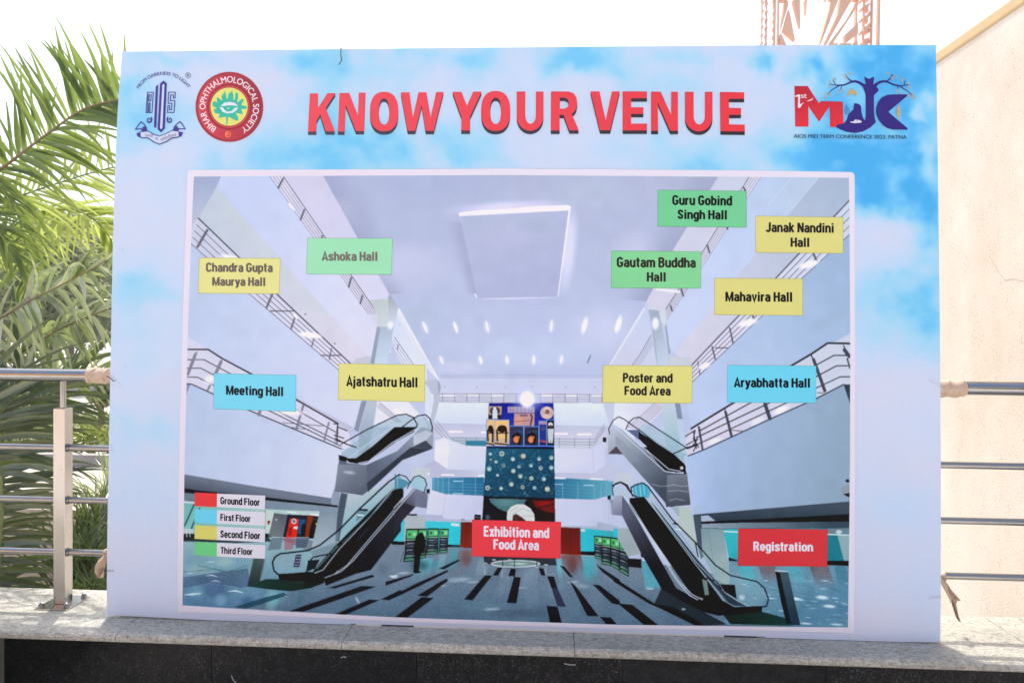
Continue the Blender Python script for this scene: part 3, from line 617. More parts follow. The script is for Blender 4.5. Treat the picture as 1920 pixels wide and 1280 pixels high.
# ground floor of the far wall
P.poly([(-20, 545), (205, 553), (445, 562), (440, 730), (-20, 720)], ((0, 600, (96, 196, 208)), (420, 620, (70, 200, 214)))); P.poly([(1235, 600), (1493, 625), (1493, 790), (1235, 770)], ((1240, 650, (66, 196, 212)), (1490, 680, (84, 170, 184))))
P.poly([(70, 520), (205, 520), (200, 720), (62, 740)], (176, 186, 192)); P.poly([(-20, 688), (70, 690), (66, 715), (-20, 715)], (38, 38, 44)); P.poly([(350, 710), (440, 713), (438, 738), (350, 732)], (38, 38, 44)); P.poly([(1238, 757), (1335, 757), (1335, 785), (1238, 780)], (34, 34, 40))
P.poly([(442, 560), (530, 562), (520, 742), (434, 736)], ((440, 560, (120, 52, 40)), (440, 740, (142, 62, 46)))); P.poly([(1105, 595), (1238, 600), (1240, 782), (1105, 775)], ((1105, 600, (112, 48, 38)), (1105, 770, (136, 56, 42)))); P.lines([[(480, 565), (472, 736)], [(1170, 600), (1172, 775)]], 3, (90, 36, 30))
P.poly([(378, 568), (432, 572), (432, 590), (378, 586)], (210, 222, 228)); P.poly([(1240, 608), (1268, 610), (1268, 624), (1240, 622)], (215, 220, 226)); P.poly([(443, 538), (470, 540), (468, 552), (443, 550)], (150, 150, 160))
P.poly([(532, 510), (575, 513), (575, 548), (530, 546)], (44, 44, 52)); P.line([(535, 528), (574, 530)], 3, (150, 150, 160)); P.poly([(35, 722), (68, 724), (66, 768), (38, 768)], (40, 42, 46))
# mural: three plain painted panels, one above the other
P.frame(740, 560, 4.571)
P.poly([(808, 890), (1362, 893), (1366, 1275), (788, 1275)], ((1100, 890, (44, 52, 140)), (1100, 1100, (56, 72, 168))))
P.poly([(1240, 890), (1362, 893), (1366, 1040), (1240, 1050)], (50, 60, 158)); P.poly([(805, 920), (918, 920), (914, 1030), (803, 1030)], (178, 158, 150)); P.disc(860, 960, 44, 38, (96, 74, 74)); P.poly([(840, 950), (878, 950), (886, 1025), (838, 1025)], (205, 214, 226)); P.disc(858, 938, 14, 14, (215, 216, 226))
P.poly([(803, 990), (840, 995), (838, 1030), (803, 1030)], (70, 56, 58)); P.poly([(880, 995), (914, 990), (914, 1030), (882, 1030)], (70, 56, 58))
P.poly([(970, 922), (1200, 925), (1198, 975), (970, 974)], (172, 156, 178))
for x in (990, 1020, 1050, 1085, 1120, 1150, 1180): P.line([(x, 932), (x - 6 + (x % 4) * 4, 966)], 7, (138, 120, 150))
P.poly([(1025, 980), (1198, 980), (1196, 1088), (1022, 1085)], (190, 152, 152)); P.disc(1062, 1040, 34, 32, (212, 158, 138)); P.line([(1028, 1052), (1160, 1040)], 5, (110, 70, 74)); P.line([(1165, 990), (1178, 1010), (1165, 1080)], 12, (70, 52, 64)); P.line([(1080, 998), (1134, 998)], 14, (120, 96, 110))
P.disc(1305, 975, 57, 54, (196, 172, 168)); P.disc(1308, 950, 28, 26, (214, 196, 186)); P.disc(1308, 968, 20, 22, (140, 104, 98)); P.poly([(1262, 1000), (1300, 985), (1345, 1000), (1340, 1018), (1305, 1028), (1268, 1015)], (216, 190, 178))
for x0, x1, y0, c, sky2 in ((790, 855, 1036, (222, 186, 140), 0), (862, 980, 1040, (228, 190, 138), 0), (985, 1106, 1090, (70, 74, 104), 1), (1110, 1232, 1096, (62, 66, 92), 1), (1240, 1300, 1048, (64, 72, 140), 2), (1306, 1366, 1040, (40, 40, 48), 3)):
    P.poly([(x0 - 6, y0 - 6), (x1 + 3, y0 - 5), (x1 + 3, 1262), (x0 - 6, 1262)], (120, 160, 222)); P.poly([(x0, y0), (x1, y0), (x1, 1256), (x0, 1256)], c); w = x1 - x0; cx = (x0 + x1) / 2
    if sky2 == 0:
        P.poly([(x0, 1190), (x1, 1200), (x1, 1256), (x0, 1250)], (206, 178, 150)); P.line([(x0, 1236), (x1, 1250)], 12, (48, 38, 38)); P.disc(cx, 1112, w * .36, 32, (66, 48, 44), 14); P.line([(x0 + w * .12, 1125), (x0 + w * .16, 1215)], 14, (44, 34, 36)); P.line([(x0 + w * .8, 1120), (x0 + w * .78, 1225)], 16, (48, 38, 38)); P.line([(x0 + w * .1, 1150), (x1 - 6, 1146)], 10, (70, 50, 46))
    elif sky2 == 1:
        for k in range(8): P.disc(x0 + 14 + (k * 37) % (w - 24), 1112 + (k * 29) % 60, 9, 8, ((110, 60, 86), (84, 96, 128), (70, 110, 120))[k % 3], 8)
        P.line([(cx - 30, 1180), (cx + 5, 1150), (cx + 32, 1180), (cx + 22, 1235)], 22, (30, 26, 36)); P.disc(cx - 4, 1205, 22, 30, (222, 140, 92), 14); P.disc(cx + 16, 1186, 13, 11, (196, 120, 84), 10); P.line([(cx - 38, 1225), (cx + 34, 1250)], 8, (40, 32, 40))
    elif sky2 == 2:
        P.disc(cx, 1110, 20, 20, (96, 88, 130), 10); P.line([(x0 + 6, 1215), (x1 - 6, 1225)], 14, (184, 86, 72)); P.line([(x0 + 4, 1240), (x1 - 4, 1246)], 10, (60, 50, 70)); P.poly([(x0, y0), (x1, y0), (x1, y0 + 26), (x0, y0 + 28)], (176, 140, 166))
    else:
        P.disc(cx, 1076, 20, 18, (222, 222, 222), 14); P.disc(cx, 1088, 12, 12, (120, 84, 70), 10); P.poly([(cx - 26, 1112), (cx + 28, 1112), (cx + 22, 1200), (cx + 16, 1235), (cx + 2, 1235), (cx, 1200), (cx - 6, 1235), (cx - 20, 1230), (cx - 22, 1200)], (196, 204, 206))
P.glow(1140, 860, 190, 150, 0, (196, 206, 246), .8, .05); P.glow(1135, 862, 80, 88, 0, (255, 252, 250), 1, .5)
P.frame(740, 820, 3.5548)
P.poly([(612, 60), (1064, 64), (1070, 560), (583, 552)], (24, 22, 28))
P.poly([(611, 70), (1064, 76), (1067, 402), (594, 388)], ((640, 80, (54, 106, 128)), (800, 390, (36, 82, 106))))
rnd = random.Random(4)
for k in range(230):
    x = rnd.uniform(612, 1060); y = rnd.uniform(82, 388)
    P.line([(x, y), (x + rnd.uniform(-14, 14), y + rnd.uniform(-12, 12)), (x + rnd.uniform(-22, 22), y + rnd.uniform(-18, 18))], rnd.uniform(2, 5), rnd.choice([(84, 138, 156), (64, 120, 142), (40, 78, 104), (98, 148, 164)]), .75)
for x, y, r in ((638, 110, 13), (715, 107, 18), (857, 123, 17), (788, 143, 14), (963, 141, 16), (1044, 135, 14), (676, 162, 14), (727, 187, 15), (829, 195, 11), (908, 186, 14), (974, 202, 14), (1044, 200, 17), (631, 208, 18), (791, 222, 16), (686, 250, 13), (838, 256, 16), (911, 270, 16), (994, 276, 16), (620, 334, 17), (710, 338, 13), (778, 310, 16), (853, 330, 14), (933, 334, 14), (1018, 342, 18), (641, 146, 6)):
    P.disc(x + 1, y + 4, r * 1.18, r * 1.15, (26, 48, 62), 16, .85); P.disc(x, y, r, r, rnd.choice([(150, 178, 170), (160, 190, 192), (120, 170, 180), (176, 182, 160), (110, 150, 160)]), 16); P.disc(x + rnd.uniform(-3, 3), y + rnd.uniform(-3, 3), r * .5, r * .45, rnd.choice([(196, 212, 214), (90, 120, 140), (130, 120, 110), (180, 200, 190)]), 10)
P.poly([(592, 404), (1068, 414), (1070, 560), (584, 552)], ((600, 480, (36, 34, 52)), (1060, 480, (58, 26, 34))))
P.poly([(630, 405), (880, 410), (860, 440), (780, 470), (760, 500), (690, 470), (640, 430)], (92, 128, 136)); P.glow(740, 430, 110, 40, 0, (112, 150, 152), .8); P.poly([(920, 420), (1066, 416), (1068, 500), (1000, 490), (940, 460)], (126, 40, 36)); P.glow(1000, 440, 70, 26, 0, (152, 48, 38), .9); P.line([(950, 470), (1060, 440)], 9, (60, 22, 28)); P.glow(620, 530, 26, 30, 0, (120, 150, 160), .6)
P.poly([(748, 530), (752, 490), (775, 460), (815, 442), (860, 442), (905, 470), (930, 510), (934, 556), (750, 553)], (214, 216, 216)); P.poly([(784, 553), (788, 515), (810, 505), (850, 530), (880, 556)], (92, 62, 58)); P.lines([[(790, 505), (850, 470), (910, 490)], [(770, 490), (820, 462)], [(850, 520), (925, 520)]], 4, (176, 180, 186)); P.poly([(826, 540), (846, 541), (842, 547), (824, 546)], (34, 26, 30))
# floor of the hall
P.frame(330, 820, 3.5548)
P.poly([(50, 655), (600, 640), (960, 690), (1900, 730), (2400, 770), (3000, 800), (3560, 900), (4400, 1000), (4400, 1280), (2960, 1258), (2400, 1240), (1458, 1195), (760, 1155), (44, 1115)], ((1500, 740, (130, 144, 158)), (1480, 1200, (106, 130, 150))))
P.poly([(50, 655), (640, 650), (900, 760), (1000, 950), (420, 1137), (44, 1115)], ((300, 660, (152, 186, 192)), (260, 1100, (108, 142, 170))))
P.poly([(50, 650), (600, 640), (640, 690), (400, 700), (50, 690)], (70, 84, 90))
for q in ((150, 880, 130, 60, (150, 180, 186)), (330, 830, 90, 50, (160, 190, 190)), (260, 1010, 150, 90, (92, 116, 148)), (140, 1030, 80, 60, (126, 164, 186)), (660, 1060, 100, 70, (126, 176, 186)), (480, 1090, 70, 50, (84, 116, 150)), (700, 800, 110, 60, (146, 168, 178))): P.glow(*q[:4], 0, q[4], .8, .2)
P.poly([(50, 928), (480, 868), (500, 980), (440, 1000), (250, 960), (50, 1000)], (88, 108, 132), .65)
P.lines([[(50, 895), (250, 875), (360, 900), (480, 880)], [(60, 960), (320, 905)], [(150, 850), (340, 890), (480, 850)]], 4, (92, 120, 128), .8)
for x0, y0, x1, y1, w in ((60, 1045, 170, 1035, 16), (350, 1022, 450, 1032, 12), (200, 918, 280, 926, 7), (235, 955, 300, 962, 6), (690, 1050, 740, 1058, 8), (70, 905, 110, 903, 5), (200, 830, 260, 828, 5)): P.line([(x0, y0), ((x0 + x1) / 2, y0 - 4), (x1, y1)], [w * .3, w, w * .3], (212, 232, 240), .9)
P.glow(640, 1080, 60, 110, 10, (150, 200, 206), .7); P.poly([(390, 1125), (600, 1060), (720, 1030), (740, 1050), (560, 1110), (460, 1140)], (52, 88, 104), .8)
P.glow(300, 1080, 60, 60, 0, (150, 182, 210), .6); P.glow(830, 1060, 30, 80, 20, (90, 130, 140), .6)
P.frame(740, 820, 3.5548)
P.glow(230, 850, 180, 60, 0, (96, 150, 166), .7); P.glow(400, 790, 60, 120, 6, (92, 170, 184), .55); P.glow(480, 800, 50, 80, 0, (108, 84, 88), .6); P.glow(1180, 850, 55, 90, 0, (112, 76, 76), .7); P.glow(1290, 870, 60, 110, 0, (84, 164, 180), .7); P.glow(1090, 850, 16, 90, 0, (110, 190, 200), .5)
P.glow(900, 1010, 280, 80, 0, (122, 140, 158), .5); P.glow(560, 1120, 200, 70, 0, (110, 140, 156), .6); P.glow(800, 1170, 300, 40, 0, (98, 114, 132), .6); P.glow(430, 945, 110, 26, -4, (164, 184, 200), .8); P.glow(1240, 985, 90, 22, 8, (160, 184, 200), .6)
for x0, x1, y0, y1, dx, c, al in ((150, 260, 800, 1010, -60, (120, 196, 206), .55), (300, 345, 780, 960, -30, (150, 206, 214), .4), (430, 520, 745, 930, -50, (150, 110, 106), .5), (560, 640, 800, 1100, -70, (156, 176, 192), .4), (700, 770, 870, 1180, -20, (146, 164, 182), .35), (860, 950, 870, 1190, 10, (146, 166, 184), .4), (1080, 1110, 800, 1060, 20, (120, 200, 210), .6), (1110, 1240, 778, 900, 30, (132, 84, 80), .6), (1245, 1340, 790, 1010, 40, (104, 188, 202), .6), (1010, 1070, 900, 1200, 40, (150, 168, 186), .35)): P.fade([(x0, y0), (x1, y0), (x1 + dx, y1), (x0 + dx, y1)], c, al, 0)
for x, y, rx, ry in ((300, 985, 70, 12), (520, 960, 60, 10), (820, 1000, 80, 9), (1190, 960, 60, 12), (60, 900, 60, 14), (650, 1140, 80, 14)): P.glow(x, y, rx, ry, -3, (176, 196, 210), .7)
rnd = random.Random(9)
for k in range(90):
    x = rnd.uniform(150, 1400); y = rnd.uniform(880, 1190); P.line([(x, y), (x + rnd.uniform(10, 40), y + rnd.uniform(-4, 4))], rnd.uniform(2, 5), rnd.choice([(128, 146, 162), (84, 102, 118), (140, 158, 172)]), .3)
DK = (38, 35, 42)
P.poly([(590, 780), (1070, 795), (1080, 850), (600, 840)], (52, 54, 62), .8)
for q in ([(720, 862), (690, 918), (655, 915), (685, 865)], [(775, 870), (808, 872), (803, 922), (757, 920)], [(600, 915), (650, 918), (520, 1082), (463, 1076)], [(795, 925), (842, 928), (812, 1102), (748, 1097)], [(960, 865), (990, 868), (1008, 918), (975, 915)], [(1015, 920), (1062, 922), (1085, 1000), (1045, 1000)], [(1012, 1118), (1085, 1122), (1115, 1235), (1035, 1230)], [(1100, 850), (1130, 855), (1190, 930), (1165, 925)], [(1165, 950), (1205, 985), (1360, 1188), (1283, 1185)], [(1318, 975), (1365, 980), (1500, 1085), (1500, 1105), (1445, 1100)], [(1340, 840), (1500, 945), (1500, 980), (1380, 890)], [(1365, 1190), (1440, 1195), (1480, 1240), (1410, 1240)], [(0, 1045), (130, 975), (350, 880), (360, 890), (180, 980), (0, 1065)], [(150, 1050), (300, 960), (350, 935), (355, 952), (215, 1058)], [(0, 1195), (180, 1060), (262, 1065), (85, 1198)], [(-60, 958), (130, 905), (120, 918), (-60, 985)], [(290, 872), (420, 812), (440, 815), (330, 875)]): P.poly(q, DK, .92)
P.poly([(1045, 1000), (1085, 1000), (1142, 1125), (1085, 1122)], (70, 76, 96))
P.frame(330, 820, 3.5548)
for q in ([(1010, 1000), (1310, 910), (1325, 925), (1060, 1002)], [(1240, 985), (1335, 990), (850, 1158), (750, 1155)], [(1290, 1075), (1358, 1080), (1130, 1178), (1060, 1174)], [(1365, 1075), (1500, 1010), (1500, 1045), (1420, 1082)]): P.poly(q, DK, .92)
P.glow(1450, 925, 40, 12, 8, (226, 236, 244), .9); P.glow(1210, 1080, 10, 40, -30, (190, 214, 224), .8)
P.frame(740, 820, 3.5548)
P.ring(806, 838, 160, 21, 7, (214, 222, 230)); P.disc(806, 838, 150, 17, (128, 150, 150)); P.glow(820, 838, 90, 12, 0, (196, 220, 216), .8)
for x, y0, y1 in ((605, 785, 835), (720, 800, 860), (798, 800, 862), (948, 800, 862), (1008, 795, 845), (662, 785, 812), (766, 785, 812), (896, 785, 820)): P.line([(x, y0), (x, y1)], 5, (52, 56, 62)); P.disc(x, y1, 14, 5, (170, 182, 190), 12)
P.glow(1007, 890, 5, 50, 0, (190, 210, 220), .6); P.glow(600, 890, 5, 50, 0, (190, 210, 220), .6); P.glow(716, 910, 6, 40, 0, (190, 210, 220), .5)
# notice stands and a visitor
for q in ([(78, 605), (160, 603), (148, 820), (62, 826)], [(160, 603), (218, 605), (208, 800), (150, 810)], [(222, 602), (297, 603), (290, 775), (210, 778)], [(301, 603), (362, 605), (352, 765), (295, 768)], [(1328, 650), (1388, 655), (1382, 812), (1332, 800)], [(1380, 655), (1440, 660), (1440, 852), (1378, 840)], [(1438, 660), (1500, 668), (1500, 885), (1440, 852)], [(1495, 662), (1558, 680), (1560, 925), (1495, 888)]):
    (ax, ay), (bx, by), (cx, cy), (dx, dy) = q
    P.poly(q, (36, 44, 46))
    def at(u, v): return (ax + (bx - ax) * u + (dx - ax) * v + (ax - bx + cx - dx) * u * v, ay + (by - ay) * u + (dy - ay) * v + (ay - by + cy - dy) * u * v)
    P.poly([at(.08, .05), at(.93, .05), at(.93, .30), at(.08, .30)], (104, 186, 132)); P.disc(*at(.3, .18), 9, 11, (62, 128, 84), 10); P.disc(*at(.7, .18), 11, 13, (150, 214, 166), 10); P.line([at(.1, .345), at(.9, .345)], 6, (150, 190, 168))
    for v, c in ((.42, (92, 98, 112)), (.62, (74, 84, 98)), (.80, (84, 120, 112))): P.poly([at(.1, v), at(.9, v), at(.9, v + .15), at(.1, v + .15)], c); P.line([at(.15, v + .1), at(.5, v + .05), at(.85, v + .11)], 6, (40, 42, 54)); P.line([at(.2, v + .03), at(.6, v + .03)], 4, (168, 178, 190))
    P.line([at(.1, .95), at(.9, .95)], 7, (110, 170, 140))
P.lines([[(62, 760), (40, 824)], [(75, 750), (58, 822)]], 3, (60, 66, 70)); P.glow(165, 850, 90, 50, 0, (60, 78, 88), .5)
P.poly([(175, 628), (188, 632), (198, 655), (204, 690), (202, 735), (190, 765), (176, 775), (168, 840), (162, 885), (176, 892), (170, 900), (130, 902), (124, 892), (130, 830), (132, 770), (126, 750), (134, 690), (142, 655), (160, 640)], (24, 24, 30))
P.lines([[(0, 917), (18, 917)]], 8, (210, 220, 230))

# left galleries
P.frame(0, 0, 1)
P.poly([(531, 330.4), (606, 329.8), (671, 447), (730, 551), (735, 575), (708, 600), (611, 447)], ((570, 330, (201, 199, 222)), (700, 560, (208, 208, 230))))
P.poly([(507, 330.6), (531, 330.4), (611, 447), (708.5, 588), (708, 620), (692, 592), (590, 447)], (208, 206, 226))
P.poly([(415, 331.2), (507, 330.6), (590, 447), (692, 590), (735, 660), (691, 668), (616.6, 588), (522.5, 480.6), (406.6, 351.6)], ((430, 380, (190, 200, 228)), (680, 600, (211, 212, 236))))
P.poly([(406.6, 351.6), (522.5, 480.6), (616.6, 588), (691, 667), (672, 676), (657, 683), (528, 560), (449, 483), (372.6, 409.5)], ((400, 370, (186, 196, 210)), (660, 660, (212, 208, 224))))
P.fade([(406.6, 351.6), (616.6, 588), (560, 588), (385, 380)], (196, 204, 212), .6, 0)
P.poly([(364, 331.4), (415, 331.2), (406, 352), (372, 411), (360, 428), (361, 400)], ((364, 335, (160, 172, 200)), (372, 410, (180, 187, 210))))
P.poly([(361, 420), (372.6, 409.5), (449, 483), (520, 552), (657, 681), (640, 692), (635, 693), (478.8, 560), (389, 484), (358.5, 456)], ((370, 420, (196, 200, 218)), (640, 680, (218, 214, 234))))
P.poly([(358.5, 456), (389, 484), (478.8, 560), (635, 693), (700, 755), (668, 803), (472, 701), (352, 632), (355, 540)], ((370, 560, (185, 198, 224)), (690, 740, (208, 211, 236))))
P.poly([(352, 632), (472, 701), (668, 803), (658, 815), (634, 794), (472, 701), (417.5, 671.6), (391, 654.7), (351.4, 654.7)], ((360, 645, (206, 204, 224)), (640, 800, (190, 192, 214))))
P.poly([(351.4, 654.7), (391, 654.7), (417.5, 671.6), (472, 701), (634, 793.6), (655, 812), (660, 840), (640.6, 841), (465.6, 768), (402, 739), (359.5, 719.7), (350, 719.5)], ((380, 680, (206, 206, 224)), (620, 810, (214, 212, 230))))
P.poly([(350, 719.5), (359.5, 719.7), (465.6, 768), (640.6, 840), (641, 849.5), (633, 890), (621, 933), (480, 911), (345.8, 888.5)], ((360, 740, (180, 195, 221)), (600, 900, (204, 211, 235))))
P.poly([(350, 719.5), (358.5, 719.7), (349.5, 741)], (140, 150, 178)); P.fade([(640, 841), (621, 933), (570, 925), (590, 820)], (212, 216, 240), .6, 0)
def rails(a, b, n, w, col, a2=1.):
    """n lines between the polylines a and b"""
    for k in range(n):
        t = k / (n - 1); P.line([(p[0] + (q[0] - p[0]) * t, p[1] + (q[1] - p[1]) * t) for p, q in zip(a, b)], w[0] if k == 0 else w[1], col, a2)
RC = (84, 84, 98)
rails([(531, 330.5), (611, 447), (708.5, 588)], [(506, 330.8), (589, 447), (691, 589)], 5, (1.7, .7), RC, .75)
for (x0, y0, x1, y1) in ((531, 336, 522, 353), (571, 394, 564, 412), (605, 443, 600, 455), (659, 521, 654, 538), (680, 554, 676, 569)): P.line([(x0, y0), (x1, y1)], 3.4, (110, 112, 128))
P.line([(543, 383), (552, 393)], 4, (228, 226, 242))
rails([(372.6, 409.5), (449, 483), (520, 552), (657, 681)], [(358.7, 457), (389, 484), (468, 551), (635, 693)], 5, (2.4, 1.1), RC)
for (x0, y0, x1, y1, w) in ((389, 432, 371, 463, 5), (511, 552, 500, 577, 4), (553, 596, 546, 617, 3.5), (590, 632, 585, 649, 2.5), (622, 653, 618, 674, 2.5)): P.line([(x0, y0), (x1, y1)], w, (120, 120, 134))
P.lines([[(508, 583), (551, 583)], [(602, 666), (638, 666)]], 2.4, (120, 118, 132)); P.glow(582, 628, 28, 7, 8, (238, 236, 250), 1, .5); P.glow(430, 482, 24, 6, 10, (232, 230, 246), .9, .4); P.line([(552, 590), (557, 596)], 4, (240, 238, 250))
P.disc(573, 589, 1.5, 1.5, (90, 90, 104), 8); P.disc(628, 644, 1.5, 1.5, (90, 90, 104), 8)
for a, w in (([(351.6, 655), (391, 655), (417.5, 672), (472, 701), (634, 793.6)], 3.0), ([(351.2, 674), (383, 674), (413, 690), (432, 700), (560, 770), (634, 812)], 1.8), ([(350.8, 690), (377, 690), (402, 703), (540, 780), (638, 828)], 1.8), ([(350.5, 706.5), (371, 707), (402, 722), (510, 772), (640, 836)], 1.8), ([(350, 719.5), (359.5, 719.7), (402, 739), (465.6, 768), (640.6, 841)], 2.2)): P.line(a, w, (70, 72, 84))
for (x0, y0, x1, y1, w) in ((370, 660, 366, 666, 2.5), (367, 664, 353, 701, 6), (417.5, 673, 414, 680, 2), (415, 678, 404, 702, 6), (398, 715, 390, 731, 4), (489, 766, 486, 777, 6), (569, 760, 556, 804, 4.5), (617, 792, 608, 826, 3.5), (633, 796, 628, 832, 2)): P.line([(x0, y0), (x1, y1)], w, (136, 138, 152))
P.glow(545, 772, 34, 9, 6, (236, 232, 246), .9, .4); P.glow(395, 712, 16, 12, 0, (236, 232, 246), .8, .4); P.lines([[(531, 792), (605, 798)], [(540, 800), (580, 805)]], 1.5, (120, 118, 132))
P.lines([[(634, 800), (651, 807)], [(626, 794), (634, 794), (632, 832)], [(627, 815), (645, 821)]], 2, (54, 54, 64))
# columns on the left
P.poly([(728, 552), (746, 577), (744, 590), (735, 600), (728, 590)], (160, 166, 188), .7); P.poly([(746, 577), (821, 711), (800, 690), (752, 610), (744, 590)], (216, 218, 238)); P.line([(748, 580), (822, 711)], 3.5, (226, 226, 244))
P.poly([(667, 672), (691, 668), (697, 683), (666, 684)], (190, 194, 208))
P.poly([(744, 592), (800, 690), (800, 760), (740, 660), (735, 630)], ((745, 600, (206, 212, 234)), (800, 720, (222, 224, 242))))
rails([(740, 632), (775, 683), (800, 720)], [(736, 652), (770, 700), (800, 742)], 4, (1.3, .6), (110, 112, 128), .8); P.line([(747, 646), (745, 656)], 1.6, (110, 112, 128))
P.poly([(798, 712), (821, 711), (827, 726), (822, 760), (812, 800), (805, 790), (813, 740)], (186, 192, 208)); P.poly([(821, 711), (827, 724), (822, 742)], (160, 166, 186)); P.poly([(797, 716), (814, 748), (806, 792), (797, 780)], (214, 218, 238))
P.poly([(678, 751), (688, 751), (672, 810), (664, 805)], (142, 150, 170)); P.poly([(688, 751), (708, 751), (700, 800), (690, 850), (672, 850), (674, 808)], ((690, 760, (184, 192, 206)), (680, 840, (150, 166, 184))))
P.poly([(708, 751), (765, 752), (800, 790), (800, 800), (700, 800)], (222, 222, 240)); rails([(712, 754), (736, 775), (752, 790)], [(708, 762), (732, 782), (745, 792)], 4, (1.2, .8), (130, 132, 150)); P.glow(748, 772, 14, 6, 20, (248, 246, 254), .9, .4)
P.frame(338, 300, 2.845)
P.poly([(1010, 748), (1110, 740), (1114, 850), (1095, 892), (1050, 892), (1055, 830)], ((1020, 760, (188, 196, 200)), (1090, 880, (198, 206, 214)))); P.poly([(1110, 740), (1118, 712), (1163, 790), (1152, 850), (1139, 892), (1093, 892), (1113, 850)], ((1115, 740, (166, 174, 186)), (1140, 880, (204, 212, 226))))
P.poly([(1050, 890), (1140, 888), (1103, 1086), (1014, 1086)], ((1050, 900, (174, 186, 204)), (1100, 1080, (196, 210, 228)))); P.poly([(1050, 890), (1068, 890), (1036, 1086), (1014, 1086)], (150, 162, 182)); P.glow(1122, 882, 22, 32, 10, (236, 238, 250), .9, .3); P.poly([(934, 1060), (1014, 1058), (1018, 1086), (932, 1086)], (196, 198, 208))
P.frame(956, 300, 2.845)
P.poly([(775, 706), (893, 704), (836, 795), (836, 862), (824, 885), (800, 850)], ((780, 710, (194, 202, 206)), (830, 860, (206, 212, 222)))); P.poly([(732, 758), (775, 700), (802, 850), (842, 1035), (838, 1094), (782, 1094), (756, 885)], ((740, 760, (156, 166, 184)), (800, 1090, (194, 206, 222)))); P.poly([(732, 758), (745, 745), (770, 880), (788, 1094), (780, 1094), (756, 885)], (168, 178, 196), .8); P.glow(776, 872, 26, 44, 2, (236, 238, 250), .9, .4)
P.poly([(826, 885), (834, 880), (856, 1030), (846, 1036)], (154, 166, 186)); P.poly([(842, 1040), (862, 1054), (960, 1051), (966, 1096), (838, 1096)], (194, 200, 208)); P.line([(775, 694), (890, 700)], 7, (222, 222, 234))
# lower left: soffit, concourse
P.frame(330, 820, 3.5548)
P.poly([(57, 243), (500, 318), (1035, 402), (1075, 300), (1085, 420), (1080, 460), (600, 420), (57, 365)], ((200, 270, (124, 132, 148)), (180, 360, (92, 100, 114))))
P.poly([(1035, 402), (1060, 345), (1095, 360), (1085, 480), (1035, 440)], (150, 162, 180)); P.poly([(57, 335), (130, 348), (600, 396), (1080, 450), (1080, 464), (600, 416), (130, 372), (57, 368)], (40, 42, 50))
P.poly([(57, 366), (600, 416), (1080, 463), (1075, 492), (600, 480), (57, 440)], ((100, 380, (118, 134, 146)), (900, 470, (138, 154, 170)))); P.poly([(57, 430), (600, 474), (960, 492), (900, 680), (600, 660), (54, 660)], ((80, 540, (128, 186, 184)), (800, 560, (186, 206, 206))))
P.lines([[(125, 440), (60, 585)], [(160, 470), (90, 640)]], 10, (66, 92, 98)); P.poly([(57, 605), (125, 608), (120, 640), (54, 640)], (182, 202, 204)); P.poly([(54, 638), (600, 636), (640, 640), (640, 662), (54, 682)], (52, 60, 64)); P.lines([[(70, 600), (75, 660)], [(95, 605), (95, 660)]], 3, (210, 220, 224)); P.poly([(57, 420), (130, 428), (130, 440), (57, 432)], (206, 214, 220))
P.poly([(590, 478), (660, 490), (640, 640), (592, 636)], (196, 212, 206)); P.poly([(612, 552), (630, 550), (626, 575), (612, 578)], (150, 50, 56)); P.poly([(655, 500), (745, 512), (715, 662), (618, 656)], ((660, 510, (106, 112, 120)), (640, 650, (124, 130, 136)))); P.glow(670, 545, 14, 12, 0, (180, 184, 186), .7)
P.poly([(745, 510), (880, 516), (870, 662), (715, 662)], (48, 58, 70)); P.poly([(762, 536), (822, 540), (804, 662), (735, 666)], (214, 62, 42)); P.disc(788, 556, 17, 18, (206, 210, 216), 16); P.disc(788, 556, 10, 11, (110, 100, 120), 12); P.poly([(785, 592), (814, 592), (812, 607), (785, 605)], (226, 220, 222)); P.poly([(755, 600), (775, 590), (770, 650), (750, 650)], (170, 40, 34))
P.poly([(825, 545), (865, 545), (850, 640), (812, 640)], (44, 98, 138)); P.poly([(880, 515), (918, 515), (900, 665), (860, 660)], (140, 72, 44)); P.poly([(915, 512), (958, 516), (935, 640), (900, 640)], (56, 60, 60)); P.poly([(895, 505), (958, 510), (955, 522), (895, 515)], (240, 248, 246))
P.poly([(838, 580), (856, 570), (868, 590), (862, 655), (834, 650)], (24, 28, 34)); P.poly([(905, 565), (920, 548), (935, 560), (930, 630), (918, 672), (886, 672), (895, 600)], (28, 26, 30)); P.line([(935, 570), (940, 582)], 6, (220, 214, 90)); P.lines([[(740, 492), (800, 498)]], 6, (226, 240, 240))
P.poly([(720, 665), (800, 662), (780, 740), (725, 750)], (176, 92, 104), .55); P.poly([(640, 665), (715, 665), (700, 740), (610, 750)], (110, 118, 130), .7); P.poly([(800, 665), (890, 665), (870, 730), (800, 735)], (92, 104, 120), .8)
P.poly([(592, 480), (600, 482), (596, 640), (590, 640)], (90, 104, 110), .6)
P.poly([(519, 800), (592, 803), (556, 970), (478, 986)], ((520, 810, (92, 106, 106)), (520, 980, (58, 72, 76)))); P.poly([(592, 803), (600, 805), (566, 960), (556, 970)], (130, 142, 146))
P.poly([(466, 988), (600, 940), (700, 940), (985, 968), (900, 1000), (770, 1022), (620, 1008)], ((500, 980, (36, 84, 78)), (900, 980, (18, 56, 50))))
